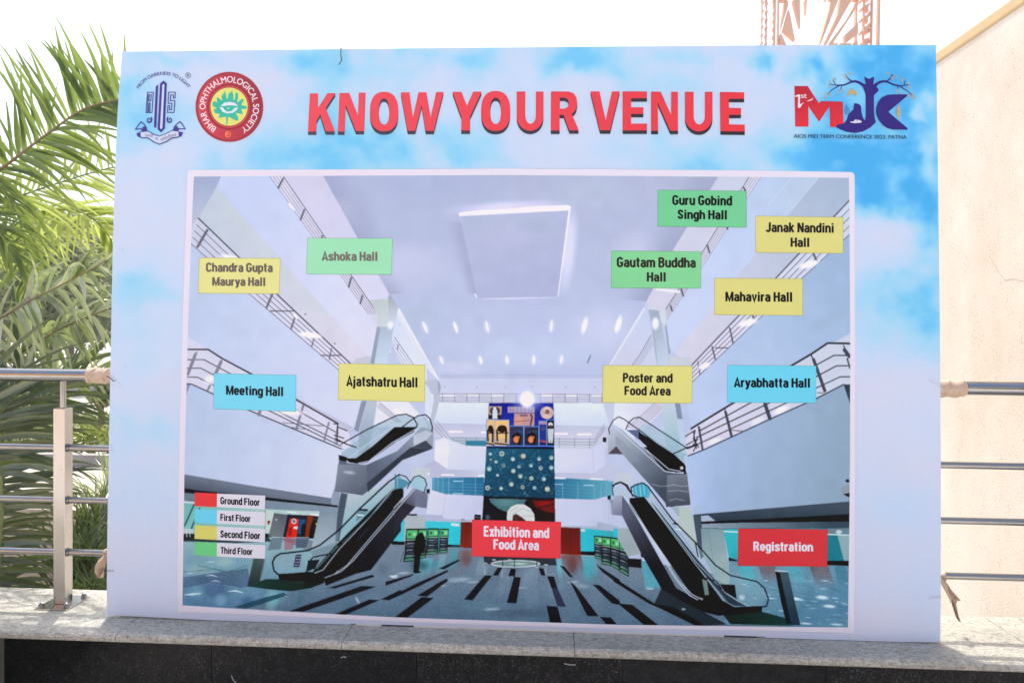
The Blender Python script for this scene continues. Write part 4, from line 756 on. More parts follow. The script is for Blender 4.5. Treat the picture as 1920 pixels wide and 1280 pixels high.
# escalators on the left
def glass(q, a=.45): P.poly(q, (150, 178, 190), a)
P.poly([(960, 488), (1075, 492), (1085, 470), (1100, 370), (1145, 372), (1090, 690), (900, 755), (925, 640)], ((960, 500, (140, 154, 168)), (960, 720, (172, 186, 196)))); P.poly([(1100, 365), (1146, 375), (1088, 690), (1062, 692), (1080, 480)], (92, 104, 118)); P.poly([(1146, 372), (1250, 386), (1290, 345), (1480, 285), (1490, 330), (1090, 690)], ((1180, 400, (184, 196, 204)), (1250, 520, (150, 186, 196)))); P.poly([(1215, 480), (1290, 480), (1240, 530), (1200, 560)], (120, 150, 164)); P.poly([(1230, 472), (1282, 476), (1278, 488), (1225, 484)], (30, 32, 38)); P.line([(1215, 514), (1250, 516)], 8, (230, 240, 246))
glass([(690, 775), (880, 750), (960, 715), (1090, 612), (1080, 690), (900, 900), (690, 900), (650, 870), (650, 820)], .4)
P.poly([(800, 778), (838, 776), (825, 860), (784, 860)], (58, 56, 84))
for r in range(4):
    for c in range(3): P.disc(806 + c * 11 - r * 3, 790 + r * 19, 3.5, 5, (176, 184, 210), 8)
P.poly([(890, 915), (1090, 690), (1440, 345), (1475, 330), (1500, 332), (1500, 450), (1180, 830), (1100, 895), (990, 935), (905, 970)], ((1400, 400, (34, 30, 36)), (1000, 900, (42, 34, 38))))
P.poly([(985, 937), (1100, 893), (1185, 822), (1500, 455), (1500, 620), (1300, 880), (1200, 905), (1000, 985)], ((1480, 500, (62, 66, 74)), (1150, 900, (34, 34, 40))))
P.lines([[(893, 912), (980, 880), (1090, 740), (1300, 520), (1440, 352), (1472, 334)]], 5, (186, 200, 210)); P.lines([[(985, 935), (1100, 891), (1185, 815), (1500, 445)], [(1060, 905), (1140, 850), (1500, 425)]], 4.5, (184, 200, 214)); P.line([(1110, 700), (1290, 530), (1440, 372)], 3, (96, 140, 156)); P.line([(940, 870), (1080, 720)], 8, (96, 150, 144), .8); P.glow(1250, 640, 120, 10, -48, (70, 72, 92), .8); P.glow(1080, 886, 16, 4, 0, (160, 165, 180), .8)
P.line([(680, 908), (655, 885), (645, 830), (660, 795), (695, 772), (880, 750), (960, 715), (1090, 612), (1230, 468), (1420, 292), (1490, 246)], 11, (36, 38, 48))
P.line([(870, 900), (885, 830), (915, 795), (960, 785), (1045, 770)], 9, (34, 36, 44)); P.poly([(880, 815), (960, 810), (930, 870), (880, 890)], (40, 52, 54)); P.poly([(680, 905), (740, 903), (900, 890), (995, 932), (985, 968), (905, 973), (760, 952), (690, 946)], (26, 24, 30))
P.glow(830, 960, 60, 10, 0, (70, 84, 92), .8)
P.frame(740, 820, 3.5548)
P.poly([(115, 200), (240, 200), (238, 265), (205, 335), (115, 260)], (196, 202, 212)); P.poly([(0, 240), (105, 300), (60, 340), (0, 350)], (96, 150, 172)); P.lines([[(5, 262), (60, 275)], [(20, 250), (20, 330)]], 3, (190, 210, 220)); P.poly([(108, 300), (140, 262), (170, 255), (200, 275), (212, 320), (195, 362), (130, 330), (108, 330)], (150, 196, 210), .75)
P.poly([(-2, 345), (45, 335), (60, 345), (60, 400), (-2, 480)], (40, 24, 30)); P.poly([(0, 480), (130, 333), (222, 372), (214, 470), (140, 458), (60, 545), (0, 645)], ((180, 380, (128, 134, 152)), (20, 600, (44, 46, 54)))); P.poly([(140, 368), (222, 372), (214, 468), (135, 455)], (124, 128, 148)); P.poly([(0, 505), (60, 430), (140, 460), (60, 545), (0, 640)], (66, 66, 76))
P.lines([[(-5, 470), (112, 335)], [(-5, 500), (138, 338)]], 5, (200, 212, 222)); P.lines([[(-5, 268), (30, 246), (75, 258), (105, 295), (85, 335)], [(105, 300), (130, 262), (165, 252), (203, 275), (214, 312), (196, 366)]], 7, (34, 38, 48)); P.poly([(212, 342), (236, 342), (234, 372), (212, 366)], (46, 48, 58))
P.poly([(95, 508), (150, 508), (150, 520), (90, 518)], (60, 62, 72)); P.glow(225, 240, 16, 8, 0, (240, 240, 250), .9)
P.frame(0, 0, 1)
P.poly([(636, 862), (655, 868), (687, 871), (745, 845), (790, 800), (813, 806), (812, 842), (770, 838), (690, 920), (680, 928), (628, 920)], ((700, 880, (104, 112, 128)), (800, 820, (156, 164, 180))))
P.poly([(634, 870), (687, 871), (690, 918), (680, 928), (628, 918)], ((640, 875, (136, 144, 158)), (680, 920, (104, 112, 124)))); P.glow(655, 885, 16, 5, 5, (186, 192, 204), .8); P.poly([(690, 922), (755, 862), (808, 842), (770, 838), (688, 905)], (72, 78, 88)); P.poly([(773, 838), (795, 822), (812, 838), (808, 842)], (84, 88, 100)); P.poly([(775, 815), (800, 806), (812, 812), (800, 824), (776, 836)], (186, 194, 208))
glass([(640, 850), (700, 800), (752, 778), (800, 782), (812, 806), (770, 800), (700, 850), (655, 868)], .55)
P.poly([(641, 853), (652, 858), (668, 858), (700, 835), (740, 800), (783, 800), (775, 810), (745, 826), (690, 866), (672, 869), (655, 866)], (30, 27, 34)); P.poly([(635, 852), (650, 856), (650, 866), (636, 862)], (24, 24, 28)); P.lines([[(655, 858), (700, 824), (740, 798)], [(672, 868), (692, 864), (735, 830), (790, 798)]], 1.6, (196, 206, 218)); P.lines([[(640, 832), (690, 804), (745, 778), (762, 776), (775, 782), (783, 796), (780, 800)], [(752, 802), (770, 788), (784, 779), (798, 777), (806, 784), (811, 800), (810, 808)], [(630, 822), (650, 832), (668, 838)]], 2.2, (40, 42, 52))

# right galleries
P.poly([(1404.6, 331.6), (1346, 332.2), (1261, 470), (1212, 565), (1215, 580), (1248, 584), (1314, 478)], ((1370, 335, (196, 200, 218)), (1240, 560, (206, 204, 222))))
P.poly([(1404.6, 331.8), (1426, 332), (1313.5, 504.6), (1250, 600), (1248, 580), (1314, 477)], (208, 208, 226))
P.poly([(1426, 332), (1535.6, 333), (1487.8, 391), (1264, 661.6), (1255, 650), (1250, 600), (1313.5, 504.6)], ((1470, 340, (182, 198, 222)), (1280, 600, (198, 206, 234)))); P.poly([(1483, 332.5), (1535.6, 333), (1487.8, 391), (1468, 352)], (184, 198, 220)); P.lines([[(1484, 333), (1440, 385)], [(1535, 333), (1488, 391)]], 1.2, (206, 212, 230)); P.line([(1468, 352), (1487, 391)], 1, (200, 208, 226))
P.poly([(1535.6, 333), (1591.4, 333.7), (1591.8, 376), (1453.5, 522.5), (1386, 590.6), (1295.7, 686), (1264, 662), (1487.8, 391)], ((1560, 350, (168, 182, 204)), (1300, 640, (208, 206, 222))))
P.poly([(1591.8, 376), (1592.3, 440), (1502.5, 522.5), (1430, 591), (1298, 716), (1295.7, 685), (1386, 590.6), (1453.5, 522.5)], ((1580, 400, (200, 206, 222)), (1310, 700, (216, 212, 230))))
P.poly([(1592.3, 440), (1593.6, 625), (1551, 650), (1484, 685), (1375, 755), (1294, 804), (1280, 790), (1284, 730), (1298, 716), (1430, 591), (1502.5, 522.5)], ((1580, 500, (158, 180, 208)), (1300, 740, (188, 202, 230))))
P.poly([(1593.6, 625), (1593.6, 645), (1551, 645), (1484, 686), (1500, 676)], (196, 202, 220))
P.poly([(1593.6, 644), (1551.5, 643), (1484, 685), (1375, 754.6), (1294, 804), (1284, 830), (1289, 854), (1319, 842.8), (1443.8, 785), (1529.5, 747), (1581, 720.5), (1593.6, 720)], ((1580, 690, (198, 204, 220)), (1300, 820, (212, 208, 226))))
P.poly([(1581, 720.5), (1593.6, 720), (1593.6, 760)], (66, 82, 98))
P.poly([(1581, 720.5), (1593.4, 757), (1592.4, 939), (1440, 953), (1300, 964), (1292, 900), (1286.7, 857.8), (1319, 843), (1443.8, 785), (1529.5, 747)], ((1300, 860, (170, 190, 222)), (1590, 900, (148, 168, 188)))); P.fade([(1287, 858), (1300, 964), (1350, 960), (1350, 830)], (182, 198, 228), .7, 0)
rails([(1404.6, 332), (1314, 477.7), (1248, 580)], [(1426, 332.3), (1313.5, 504.6), (1250, 599.5)], 5, (1.7, .7), RC, .75)
for (x0, y0, x1, y1) in ((1394, 352, 1398, 360), (1326, 460, 1330, 474), (1277, 542, 1281, 555), (1257, 573, 1260, 583), (1362, 424, 1364, 430)): P.line([(x0, y0), (x1, y1)], 3, (100, 102, 118))
rails([(1591.6, 376.5), (1453.5, 522.5), (1386, 590.6), (1296, 685)], [(1592, 440), (1502.5, 522.5), (1430, 591), (1298, 715.5)], 5, (2.4, 1.2), RC)
for (x0, y0, x1, y1, w) in ((1524, 474, 1531, 490, 4), (1411, 592, 1415, 602, 3.5), (1368, 615, 1374, 643, 3), (1335, 650, 1341, 674, 3), (1308, 678, 1312, 702, 2)): P.line([(x0, y0), (x1, y1)], w, (104, 106, 120))
P.glow(1516, 496, 26, 8, -16, (234, 234, 248), 1, .5); P.glow(1402, 605, 24, 8, -16, (236, 234, 248), 1, .5); P.glow(1320, 686, 16, 7, -20, (236, 234, 248), 1, .5); P.line([(1341, 652), (1366, 652)], 2.2, (110, 110, 126))
for a, w in (([(1593.6, 644), (1551.5, 643), (1520, 664), (1484, 685), (1375, 754.6), (1294, 804)], 3.6), ([(1593.6, 666), (1563, 666), (1530, 684), (1430, 742), (1310, 808)], 2.2), ([(1593.6, 685.5), (1568, 685.5), (1535, 703), (1440, 756), (1305, 820)], 2.2), ([(1593.6, 706), (1575, 706), (1532, 726), (1480, 752), (1300, 836)], 2.0), ([(1581, 720.5), (1529.5, 747), (1443.8, 785), (1319, 842.8), (1290, 854)], 2.2)): P.line(a, w, (52, 54, 66))
for (x0, y0, x1, y1, w) in ((1521, 665, 1524, 676, 2.5), (1525, 674, 1546, 732, 6), (1581, 648, 1585, 656, 2.5), (1583, 656, 1592, 668, 7), (1588, 672, 1593, 690, 3), (1359, 767, 1361, 774, 2.2), (1360, 772, 1371, 816, 5), (1434, 757, 1443, 784, 7), (1310, 800, 1317, 842, 4), (1300, 810, 1306, 840, 2)): P.line([(x0, y0), (x1, y1)], w, (84, 88, 102))
P.glow(1465, 768, 22, 8, -24, (232, 228, 244), 1, .4); P.glow(1420, 789, 18, 7, -24, (226, 226, 242), .9, .4); P.glow(1340, 826, 18, 6, -22, (232, 230, 244), .9, .4); P.lines([[(1372, 806), (1395, 808)], [(1532, 736), (1545, 736)]], 1.6, (110, 110, 124))
P.lines([[(1284, 818), (1303, 806), (1300, 822), (1310, 838)], [(1286, 834), (1308, 822), (1298, 836)], [(1290, 840), (1306, 834), (1300, 845)]], 2, (44, 46, 56)); P.glow(1548, 604, 60, 16, -30, (160, 178, 204), .5)
# column on the right
P.poly([(1258, 670), (1294, 670), (1297, 686), (1256, 686)], (198, 202, 212)); P.line([(1231, 542), (1272, 547)], 5, (226, 226, 238))
P.poly([(1128, 711), (1150, 680), (1212, 567), (1222, 630), (1232, 686), (1150, 688)], ((1150, 680, (206, 206, 226)), (1215, 600, (196, 204, 226)))); P.line([(1207, 580), (1140, 690)], 3.5, (222, 222, 240)); rails([(1221, 628), (1200, 664), (1184, 686)], [(1224, 645), (1206, 674), (1198, 686)], 4, (1.3, .6), (110, 112, 128), .8)
for (x, y) in ((1160, 607), (1096, 610)): P.glow(x, y, 7, 22, 14, (238, 236, 250), .9, .4)
P.poly([(1130, 753), (1152, 753), (1152, 795), (1146, 800), (1140, 790)], (196, 202, 220)); P.poly([(1152, 752), (1243, 754), (1242, 770), (1180, 830), (1160, 800), (1150, 795)], ((1160, 760, (222, 226, 244)), (1230, 780, (208, 204, 222)))); rails([(1228, 755), (1210, 772), (1178, 800)], [(1242, 762), (1226, 780), (1192, 806)], 5, (1.3, .8), (150, 150, 168))
P.poly([(1240, 754), (1265, 754), (1268, 790), (1288, 850), (1280, 860), (1250, 850)], ((1250, 760, (196, 206, 220)), (1270, 850, (150, 186, 198)))); P.poly([(1265, 754), (1275, 756), (1284, 805), (1280, 852), (1270, 785)], (140, 150, 172)); P.poly([(1275, 754), (1288, 754), (1295, 804), (1284, 812), (1280, 790)], (186, 196, 222)); P.poly([(1268, 785), (1280, 785), (1288, 850), (1278, 850)], (188, 202, 222))
# lower right: soffit, concourse, escalators
P.frame(1150, 840, 3.6574)
P.poly([(550, 453), (1080, 408), (1618, 362), (1618, 560), (755, 560), (590, 560)], ((1100, 400, (84, 96, 108)), (1100, 480, (70, 82, 94)))); P.poly([(600, 462), (650, 458), (700, 498), (640, 515), (600, 505)], (176, 188, 206)); P.poly([(598, 500), (900, 488), (1618, 450), (1618, 500), (900, 508), (598, 517)], (26, 28, 34)); P.poly([(605, 517), (900, 508), (1618, 500), (1618, 545), (760, 548), (605, 545)], ((620, 530, (150, 166, 180)), (1500, 520, (76, 92, 104))))
P.poly([(545, 455), (600, 455), (605, 560), (640, 720), (600, 760), (572, 640)], (88, 100, 112))
P.poly([(755, 552), (1618, 545), (1616, 770), (795, 768), (760, 600)], ((800, 650, (76, 186, 194)), (1500, 680, (52, 132, 146)))); P.poly([(1535, 595), (1618, 590), (1616, 772), (1580, 768)], (148, 176, 182)); P.lines([[(755, 568), (860, 573)], [(1466, 588), (1618, 592)]], 7, (222, 234, 238)); P.poly([(1466, 548), (1618, 545), (1618, 582), (1466, 582)], (120, 140, 150)); P.disc(1545, 572, 22, 14, (196, 206, 212), 12)
P.poly([(788, 745), (860, 768), (1616, 768), (1616, 812), (860, 800), (790, 772)], (28, 32, 36))
P.poly([(600, 548), (755, 552), (765, 640), (802, 870), (790, 940), (700, 900), (610, 720)], ((640, 560, (138, 160, 168)), (740, 880, (168, 190, 190)))); P.lines([[(655, 560), (680, 760), (710, 890)]], 2, (120, 140, 150))
P.poly([(790, 770), (1616, 805), (1610, 1225), (760, 1205), (800, 1000)], ((1000, 800, (128, 164, 180)), (1200, 1210, (106, 146, 172))))
for x, w, c, h in ((900, 90, (96, 186, 196), 1000), (1050, 120, (134, 118, 122), 960), (1230, 90, (104, 176, 190), 980), (1410, 130, (126, 112, 116), 1000), (1550, 80, (92, 140, 160), 1050)): P.fade([(x - w / 2, 805), (x + w / 2, 808), (x + w / 2 + 60, h), (x - w / 2 + 60, h)], c, .85, 0)
rnd = random.Random(21)
for k in range(46):
    x = rnd.uniform(850, 1590); y = rnd.uniform(900, 1205); L = rnd.uniform(20, 80); P.line([(x, y), (x + L / 2, y + 3), (x + L, y + 5)], [1, rnd.uniform(3, 9), 1], rnd.choice([(206, 228, 238), (180, 208, 222), (150, 180, 200)]), .8)
for k in range(26):
    x = rnd.uniform(850, 1560); y = rnd.uniform(820, 1180); P.line([(x, y), (x + rnd.uniform(60, 180), y + rnd.uniform(10, 40))], 2.5, (70, 100, 118), .6)
for x, y, rx, ry in ((1480, 1080, 60, 16), (1320, 1198, 60, 9), (1250, 1030, 50, 14), (880, 1020, 30, 26), (1530, 1205, 60, 8), (1430, 1020, 60, 20)): P.glow(x, y, rx, ry, 4, (222, 238, 246), .9, .3)
P.poly([(1020, 1118), (1180, 1160), (1282, 1206), (1200, 1212), (800, 1202), (740, 1125)], ((800, 1150, (18, 58, 54)), (1250, 1205, (34, 86, 82)))); P.poly([(1107, 836), (1195, 842), (1282, 1212), (1185, 1198), (1150, 1060)], ((1150, 840, (84, 104, 114)), (1230, 1200, (50, 74, 88)))); P.poly([(1107, 838), (1140, 850), (1218, 1200), (1185, 1198), (1150, 1060)], (26, 42, 50)); P.poly([(1105, 832), (1196, 838), (1196, 846), (1108, 842)], (190, 206, 214))
P.poly([(1560, 262), (1618, 245), (1618, 315), (1565, 310)], (148, 158, 170)); P.disc(1604, 222, 14, 11, (40, 42, 48), 10); P.poly([(1572, 312), (1618, 305), (1618, 334), (1600, 328)], (26, 26, 32))
# background between the right escalators
P.poly([(20, 170), (130, 170), (130, 240), (0, 250)], (196, 202, 214)); P.poly([(130, 260), (215, 235), (260, 290), (240, 340), (140, 330)], (86, 170, 196)); P.lines([[(150, 250), (160, 330)], [(180, 240), (190, 330)], [(205, 240), (215, 320)]], 4, (190, 216, 226)); P.poly([(0, 545), (32, 550), (30, 612), (0, 610)], (70, 190, 206)); P.poly([(28, 545), (110, 545), (150, 640), (190, 720), (100, 740), (30, 620)], (166, 178, 184)); P.poly([(100, 752), (192, 756), (192, 820), (100, 810)], (36, 34, 38)); P.poly([(185, 720), (240, 720), (235, 750), (190, 745)], (36, 34, 38)); P.poly([(192, 770), (240, 770), (330, 950), (220, 960)], (108, 170, 188)); P.glow(250, 960, 40, 8, 0, (216, 234, 242), .8)
P.poly([(0, 1020), (40, 1060), (130, 1070), (310, 1210), (210, 1208), (40, 1070), (0, 1065)], DK); P.poly([(0, 880), (60, 920), (280, 1060), (420, 1090), (640, 1215), (560, 1212), (330, 1100), (240, 1060), (0, 910)], DK); P.poly([(280, 1060), (330, 955), (480, 1050), (640, 1130), (780, 1205), (640, 1212), (420, 1100)], (46, 52, 58), .8); P.glow(480, 1100, 20, 10, 0, (190, 210, 220), .8)
P.poly([(375, 195), (505, 165), (528, 380), (392, 402), (355, 372)], ((420, 200, (130, 136, 148)), (450, 390, (84, 88, 98)))); P.line([(375, 205), (430, 200), (505, 210)], 7, (176, 182, 192)); P.poly([(65, -10), (190, -10), (300, 130), (375, 168), (380, 200), (355, 372), (200, 190), (60, 20)], ((120, 20, (160, 168, 182)), (340, 300, (84, 90, 100)))); P.line([(240, 230), (300, 245), (360, 255)], 5, (160, 168, 178)); P.poly([(195, -10), (330, -10), (400, 45), (495, 120), (490, 160), (420, 166), (340, 150)], (30, 26, 32)); P.lines([[(180, -10), (290, 120), (350, 160), (420, 164)], [(205, -10), (300, 100)]], 5, (196, 206, 220)); P.lines([[(350, -10), (485, 100)]], 5, (160, 190, 200)); P.disc(466, 132, 12, 12, (206, 206, 210), 12); P.poly([(478, 118), (495, 120), (498, 180), (482, 170)], (22, 22, 26)); P.lines([[(385, 42), (440, 25), (510, -10)]], 8, (34, 36, 44)); P.poly([(440, 400), (530, 400), (580, 720), (500, 600), (440, 500)], (186, 200, 196)); P.poly([(395, 402), (450, 402), (450, 470)], (160, 180, 190))
P.frame(956, 713, 2.628)
P.poly([(480, 270), (500, 240), (545, 234), (770, 445), (812, 456), (872, 460), (888, 612), (770, 622), (762, 592), (660, 482), (555, 362), (485, 360)], ((500, 260, (182, 190, 206)), (740, 560, (84, 92, 104)))); P.poly([(484, 361), (524, 322), (556, 363)], (96, 90, 96)); P.poly([(520, 270), (560, 300), (640, 400), (600, 400), (520, 310)], (146, 154, 170), .6)
P.poly([(775, 464), (872, 460), (888, 612), (770, 622)], ((800, 470, (128, 134, 146)), (820, 620, (88, 94, 106)))); P.lines([[(700, 510), (740, 520), (776, 518), (810, 512), (840, 520), (876, 518)], [(778, 545), (830, 540), (880, 548)], [(785, 590), (820, 582), (860, 590)]], 3, (178, 184, 194), .8)
P.poly([(575, 244), (632, 244), (650, 262), (800, 355), (862, 412), (864, 452), (845, 442), (782, 430), (640, 292), (585, 252)], (32, 28, 36)); P.poly([(575, 244), (634, 244), (634, 290)], (104, 116, 146)); P.poly([(632, 232), (680, 208), (862, 330), (862, 402), (800, 358), (650, 262)], (160, 186, 200), .55); P.lines([[(528, 236), (762, 446), (815, 455)], [(552, 238), (782, 436), (840, 446)]], 3.5, (204, 214, 226)); P.lines([[(636, 240), (720, 300), (862, 398)]], 4, (150, 176, 190))
P.lines([[(490, 262), (487, 236), (508, 197), (535, 178), (562, 190), (640, 246), (780, 355), (800, 362), (868, 332), (916, 315)], [(571, 240), (585, 208), (608, 186), (636, 180), (672, 202), (862, 326), (876, 336)]], 5, (40, 42, 52)); P.disc(846, 430, 8, 8, (206, 206, 210), 12); P.poly([(852, 415), (864, 418), (867, 458), (856, 452)], (22, 22, 26)); P.poly([(457, 280), (476, 280), (474, 304), (457, 302)], (40, 42, 50))
P.poly([(495, 588), (545, 582), (566, 612), (556, 664), (500, 660)], (150, 156, 174)); P.poly([(505, 545), (530, 520), (570, 540), (590, 575), (545, 580), (510, 570)], (176, 196, 206), .6); P.line([(509, 566), (504, 532), (520, 506), (546, 498), (578, 514), (604, 568)], 5, (40, 42, 52)); P.poly([(481, 566), (496, 566), (495, 586), (481, 584)], (40, 42, 50))
P.frame(1150, 840, 3.6574)
P.poly([(0, 330), (60, 318), (110, 385), (100, 540), (60, 460), (0, 455)], ((20, 340, (168, 174, 192)), (80, 500, (110, 112, 132)))); P.poly([(60, 320), (110, 385), (430, 955), (625, 1060), (480, 1052), (330, 962), (190, 720), (60, 460)], ((80, 420, (108, 110, 128)), (300, 800, (44, 46, 52)))); P.poly([(115, 372), (180, 375), (190, 420), (196, 470), (140, 460)], (116, 118, 138), .8)
P.poly([(110, 340), (210, 330), (230, 350), (560, 790), (760, 1060), (620, 1062), (540, 1010), (430, 850), (110, 385)], ((160, 350, (32, 28, 34)), (600, 1000, (44, 36, 40)))); glass([(235, 262), (400, 480), (570, 655), (700, 800), (985, 920), (1050, 1000), (1010, 1085), (880, 1075), (740, 960), (560, 760), (230, 340)], .35); P.poly([(235, 345), (290, 400), (560, 740), (770, 990), (910, 1080), (800, 1075), (735, 990), (560, 790)], (62, 78, 90)); P.lines([[(60, 318), (110, 385), (300, 690), (430, 900), (520, 1005), (622, 1058)], [(80, 330), (130, 400), (440, 900), (540, 1000), (600, 1030)]], 5, (200, 212, 226)); P.lines([[(215, 332), (300, 440), (560, 790), (720, 990), (760, 1045), (825, 1080)], [(240, 350), (560, 770), (770, 990), (860, 1050), (930, 1078)]], 4.5, (176, 196, 210)); P.lines([[(290, 370), (440, 560), (560, 720)]], 3, (110, 150, 170)); P.poly([(608, 895), (640, 905), (655, 1000), (628, 1005)], (130, 148, 146)); P.poly([(730, 930), (832, 932), (845, 1030), (760, 980)], (22, 24, 28)); P.poly([(405, 508), (445, 514), (440, 524), (415, 520)], (20, 24, 28)); P.line([(425, 550), (460, 558)], 8, (210, 228, 234))
P.lines([[(-10, 255), (50, 232), (85, 255), (112, 295), (135, 322), (160, 330)], [(125, 300), (120, 268), (150, 250), (200, 236), (235, 258), (400, 482), (570, 652), (700, 800), (800, 868), (985, 912), (1035, 955), (1062, 1030), (1050, 1078), (1010, 1088)]], 9, (30, 32, 42)); P.lines([[(610, 882), (700, 905), (740, 960)], [(560, 640), (580, 740)]], 8, (28, 28, 36))
P.poly([(600, 1030), (760, 1045), (830, 1085), (1022, 1078), (1018, 1118), (930, 1128), (720, 1145), (620, 1120), (480, 1050), (540, 1050)], (22, 20, 26)); P.glow(605, 1030, 16, 10, 40, (210, 218, 224), .8)
P.build('hall_picture', board, ([(364, 331.4), (650, 330), (950, 328.6), (1250, 331), (1591.4, 333.7)], [(342.7, 1133.7), (500, 1144), (740, 1156), (1160, 1170), (1589.4, 1175)],
    [(364, 331.4), (358, 480), (353, 620), (346, 900), (342.7, 1133.7)], [(1591.4, 333.7), (1593.5, 600), (1593.5, 870), (1589.4, 1175)]), .0028, 1180, 800)

# --- lettering -----------------------------------------------------------------------------
def arc(cx, cy, rx, ry, a0, a1, n=8): return [(cx + rx * math.cos(R(a0 + (a1 - a0) * i / n)), cy + ry * math.sin(R(a0 + (a1 - a0) * i / n))) for i in range(n + 1)]
def stad(cx, y0, y1, rx, ry): return arc(cx, y1 - ry, rx, ry, 180, 0) + arc(cx, y0 + ry, rx, ry, 0, -180)
def st(x, y0=0, y1=1): return [(x, y0), (x, y1)]
SW = .2
SS = [(.415, .52), (.385, .62), (.25, .665), (.12, .625), (.085, .535), (.13, .45), (.25, .375), (.375, .305), (.415, .215), (.38, .115), (.25, .072), (.11, .115), (.075, .23)]
GL = {  # condensed bold capitals and small letters as pen strokes: (advance, strokes); 'o' first means a closed stroke
 'o': (.5, [('o', stad(.25, .075, .665, .165, .19))]), 'n': (.5, [st(.085, 0, .74), [(.085, .44)] + arc(.25, .46, .165, .2, 175, 0) + [(.415, 0)]]), 'h': (.5, [st(.085), [(.085, .44)] + arc(.25, .46, .165, .2, 175, 0) + [(.415, 0)]]),
 'm': (.76, [st(.085, 0, .74), [(.085, .46)] + arc(.235, .48, .15, .185, 175, 0) + [(.385, 0)], [(.385, .46)] + arc(.53, .48, .145, .185, 175, 0) + [(.675, 0)]]), 'u': (.5, [[(.085, .74), (.085, .28)] + arc(.25, .275, .165, .2, 180, 355), st(.415, 0, .74)]),
 'r': (.345, [st(.085, 0, .74), [(.085, .42)] + arc(.28, .43, .195, .235, 175, 80)]), 'd': (.5, [st(.415), [(.415, .24)] + arc(.25, .265, .165, .19, -10, -180) + arc(.25, .475, .165, .19, 180, 10)]), 'b': (.5, [st(.085), [(.085, .24)] + arc(.25, .265, .165, .19, 190, 360) + arc(.25, .475, .165, .19, 0, 170)]),
 'p': (.5, [st(.085, -.25, .74), [(.085, .24)] + arc(.25, .265, .165, .19, 190, 360) + arc(.25, .475, .165, .19, 0, 170)]), 'g': (.5, [[(.415, .74), (.415, -.02)] + arc(.245, -.02, .17, .17, 0, -160), [(.415, .24)] + arc(.25, .265, .165, .19, -10, -180) + arc(.25, .475, .165, .19, 180, 10)]),
 'a': (.48, [arc(.24, .49, .155, .175, 165, 0) + [(.395, 0)], [(.395, .41), (.26, .40)] + arc(.235, .235, .15, .165, 100, 290) + [(.395, .17)]]), 'e': (.485, [[(.085, .36), (.40, .36), (.405, .475)] + arc(.245, .475, .16, .19, 10, 180) + arc(.245, .265, .16, .19, 180, 335)]), 'c': (.47, [arc(.245, .475, .16, .19, 15, 180) + arc(.245, .265, .16, .19, 180, 345)]), 's': (.47, [[(x * .95, y) for x, y in SS]]),
 't': (.34, [[(.155, .95), (.155, .22)] + arc(.275, .2, .12, .13, 180, 275), [(.015, .675), (.315, .675)]]), 'i': (.25, [st(.125, 0, .74), st(.125, .83, .985)]), 'l': (.25, [st(.125)]), 'j': (.25, [[(.125, .74), (.125, -.04), (.09, -.14), (-.02, -.17)], st(.125, .83, .985)]),
 'k': (.49, [st(.085), [(.42, .74), (.10, .33)], [(.20, .43), (.42, 0)]]), 'v': (.45, [[(.06, .74), (.225, .03), (.39, .74)]]), 'y': (.46, [[(.06, .74), (.235, .06)], [(.41, .74), (.23, .02), (.18, -.13), (.04, -.165)]]), 'x': (.46, [[(.07, .74), (.39, 0)], [(.39, .74), (.07, 0)]]),
 'H': (.57, [st(.09), st(.48), [(.09, .52), (.48, .52)]]), 'N': (.58, [st(.09), [(.10, .98), (.48, .02)], st(.49)]), 'M': (.73, [st(.09), [(.10, .98), (.365, .1), (.63, .98)], st(.64)]), 'A': (.57, [[(.06, 0), (.285, .95), (.51, 0)], [(.15, .26), (.42, .26)]]),
 'P': (.53, [st(.09), [(.09, .925)] + arc(.27, .705, .165, .22, 90, -90) + [(.09, .485)]]), 'R': (.56, [st(.09), [(.09, .925)] + arc(.28, .715, .165, .21, 90, -90) + [(.09, .505)], [(.31, .5), (.46, 0)]]), 'B': (.55, [st(.09), [(.09, .925)] + arc(.28, .735, .15, .19, 90, -90) + [(.09, .535)], [(.20, .53)] + arc(.29, .305, .165, .23, 80, -90) + [(.09, .075)]]),
 'C': (.55, [arc(.28, .7, .19, .23, 10, 180) + arc(.28, .3, .19, .23, 180, 350)]), 'G': (.57, [arc(.28, .7, .19, .23, 10, 180) + arc(.28, .3, .19, .23, 180, 350) + [(.475, .44), (.28, .44)]]), 'J': (.46, [[(.36, 1), (.36, .3)] + arc(.205, .28, .155, .205, 0, -165)]), 'S': (.54, [[(.03 + x * .97, y * 1.352 - .022) for x, y in SS]]),
 'T': (.5, [[(.02, .925), (.48, .925)], st(.25, 0, .9)]), 'F': (.49, [st(.09), [(.09, .925), (.46, .925)], [(.09, .51), (.42, .51)]]), 'E': (.51, [st(.09), [(.09, .925), (.47, .925)], [(.09, .52), (.43, .52)], [(.09, .075), (.48, .075)]]), ' ': (.24, [])}
GL['S'] = (.54, [[(.03 + x * .97, .5 + (y - .368) * 1.43) for x, y in SS]])
LETTER = .0
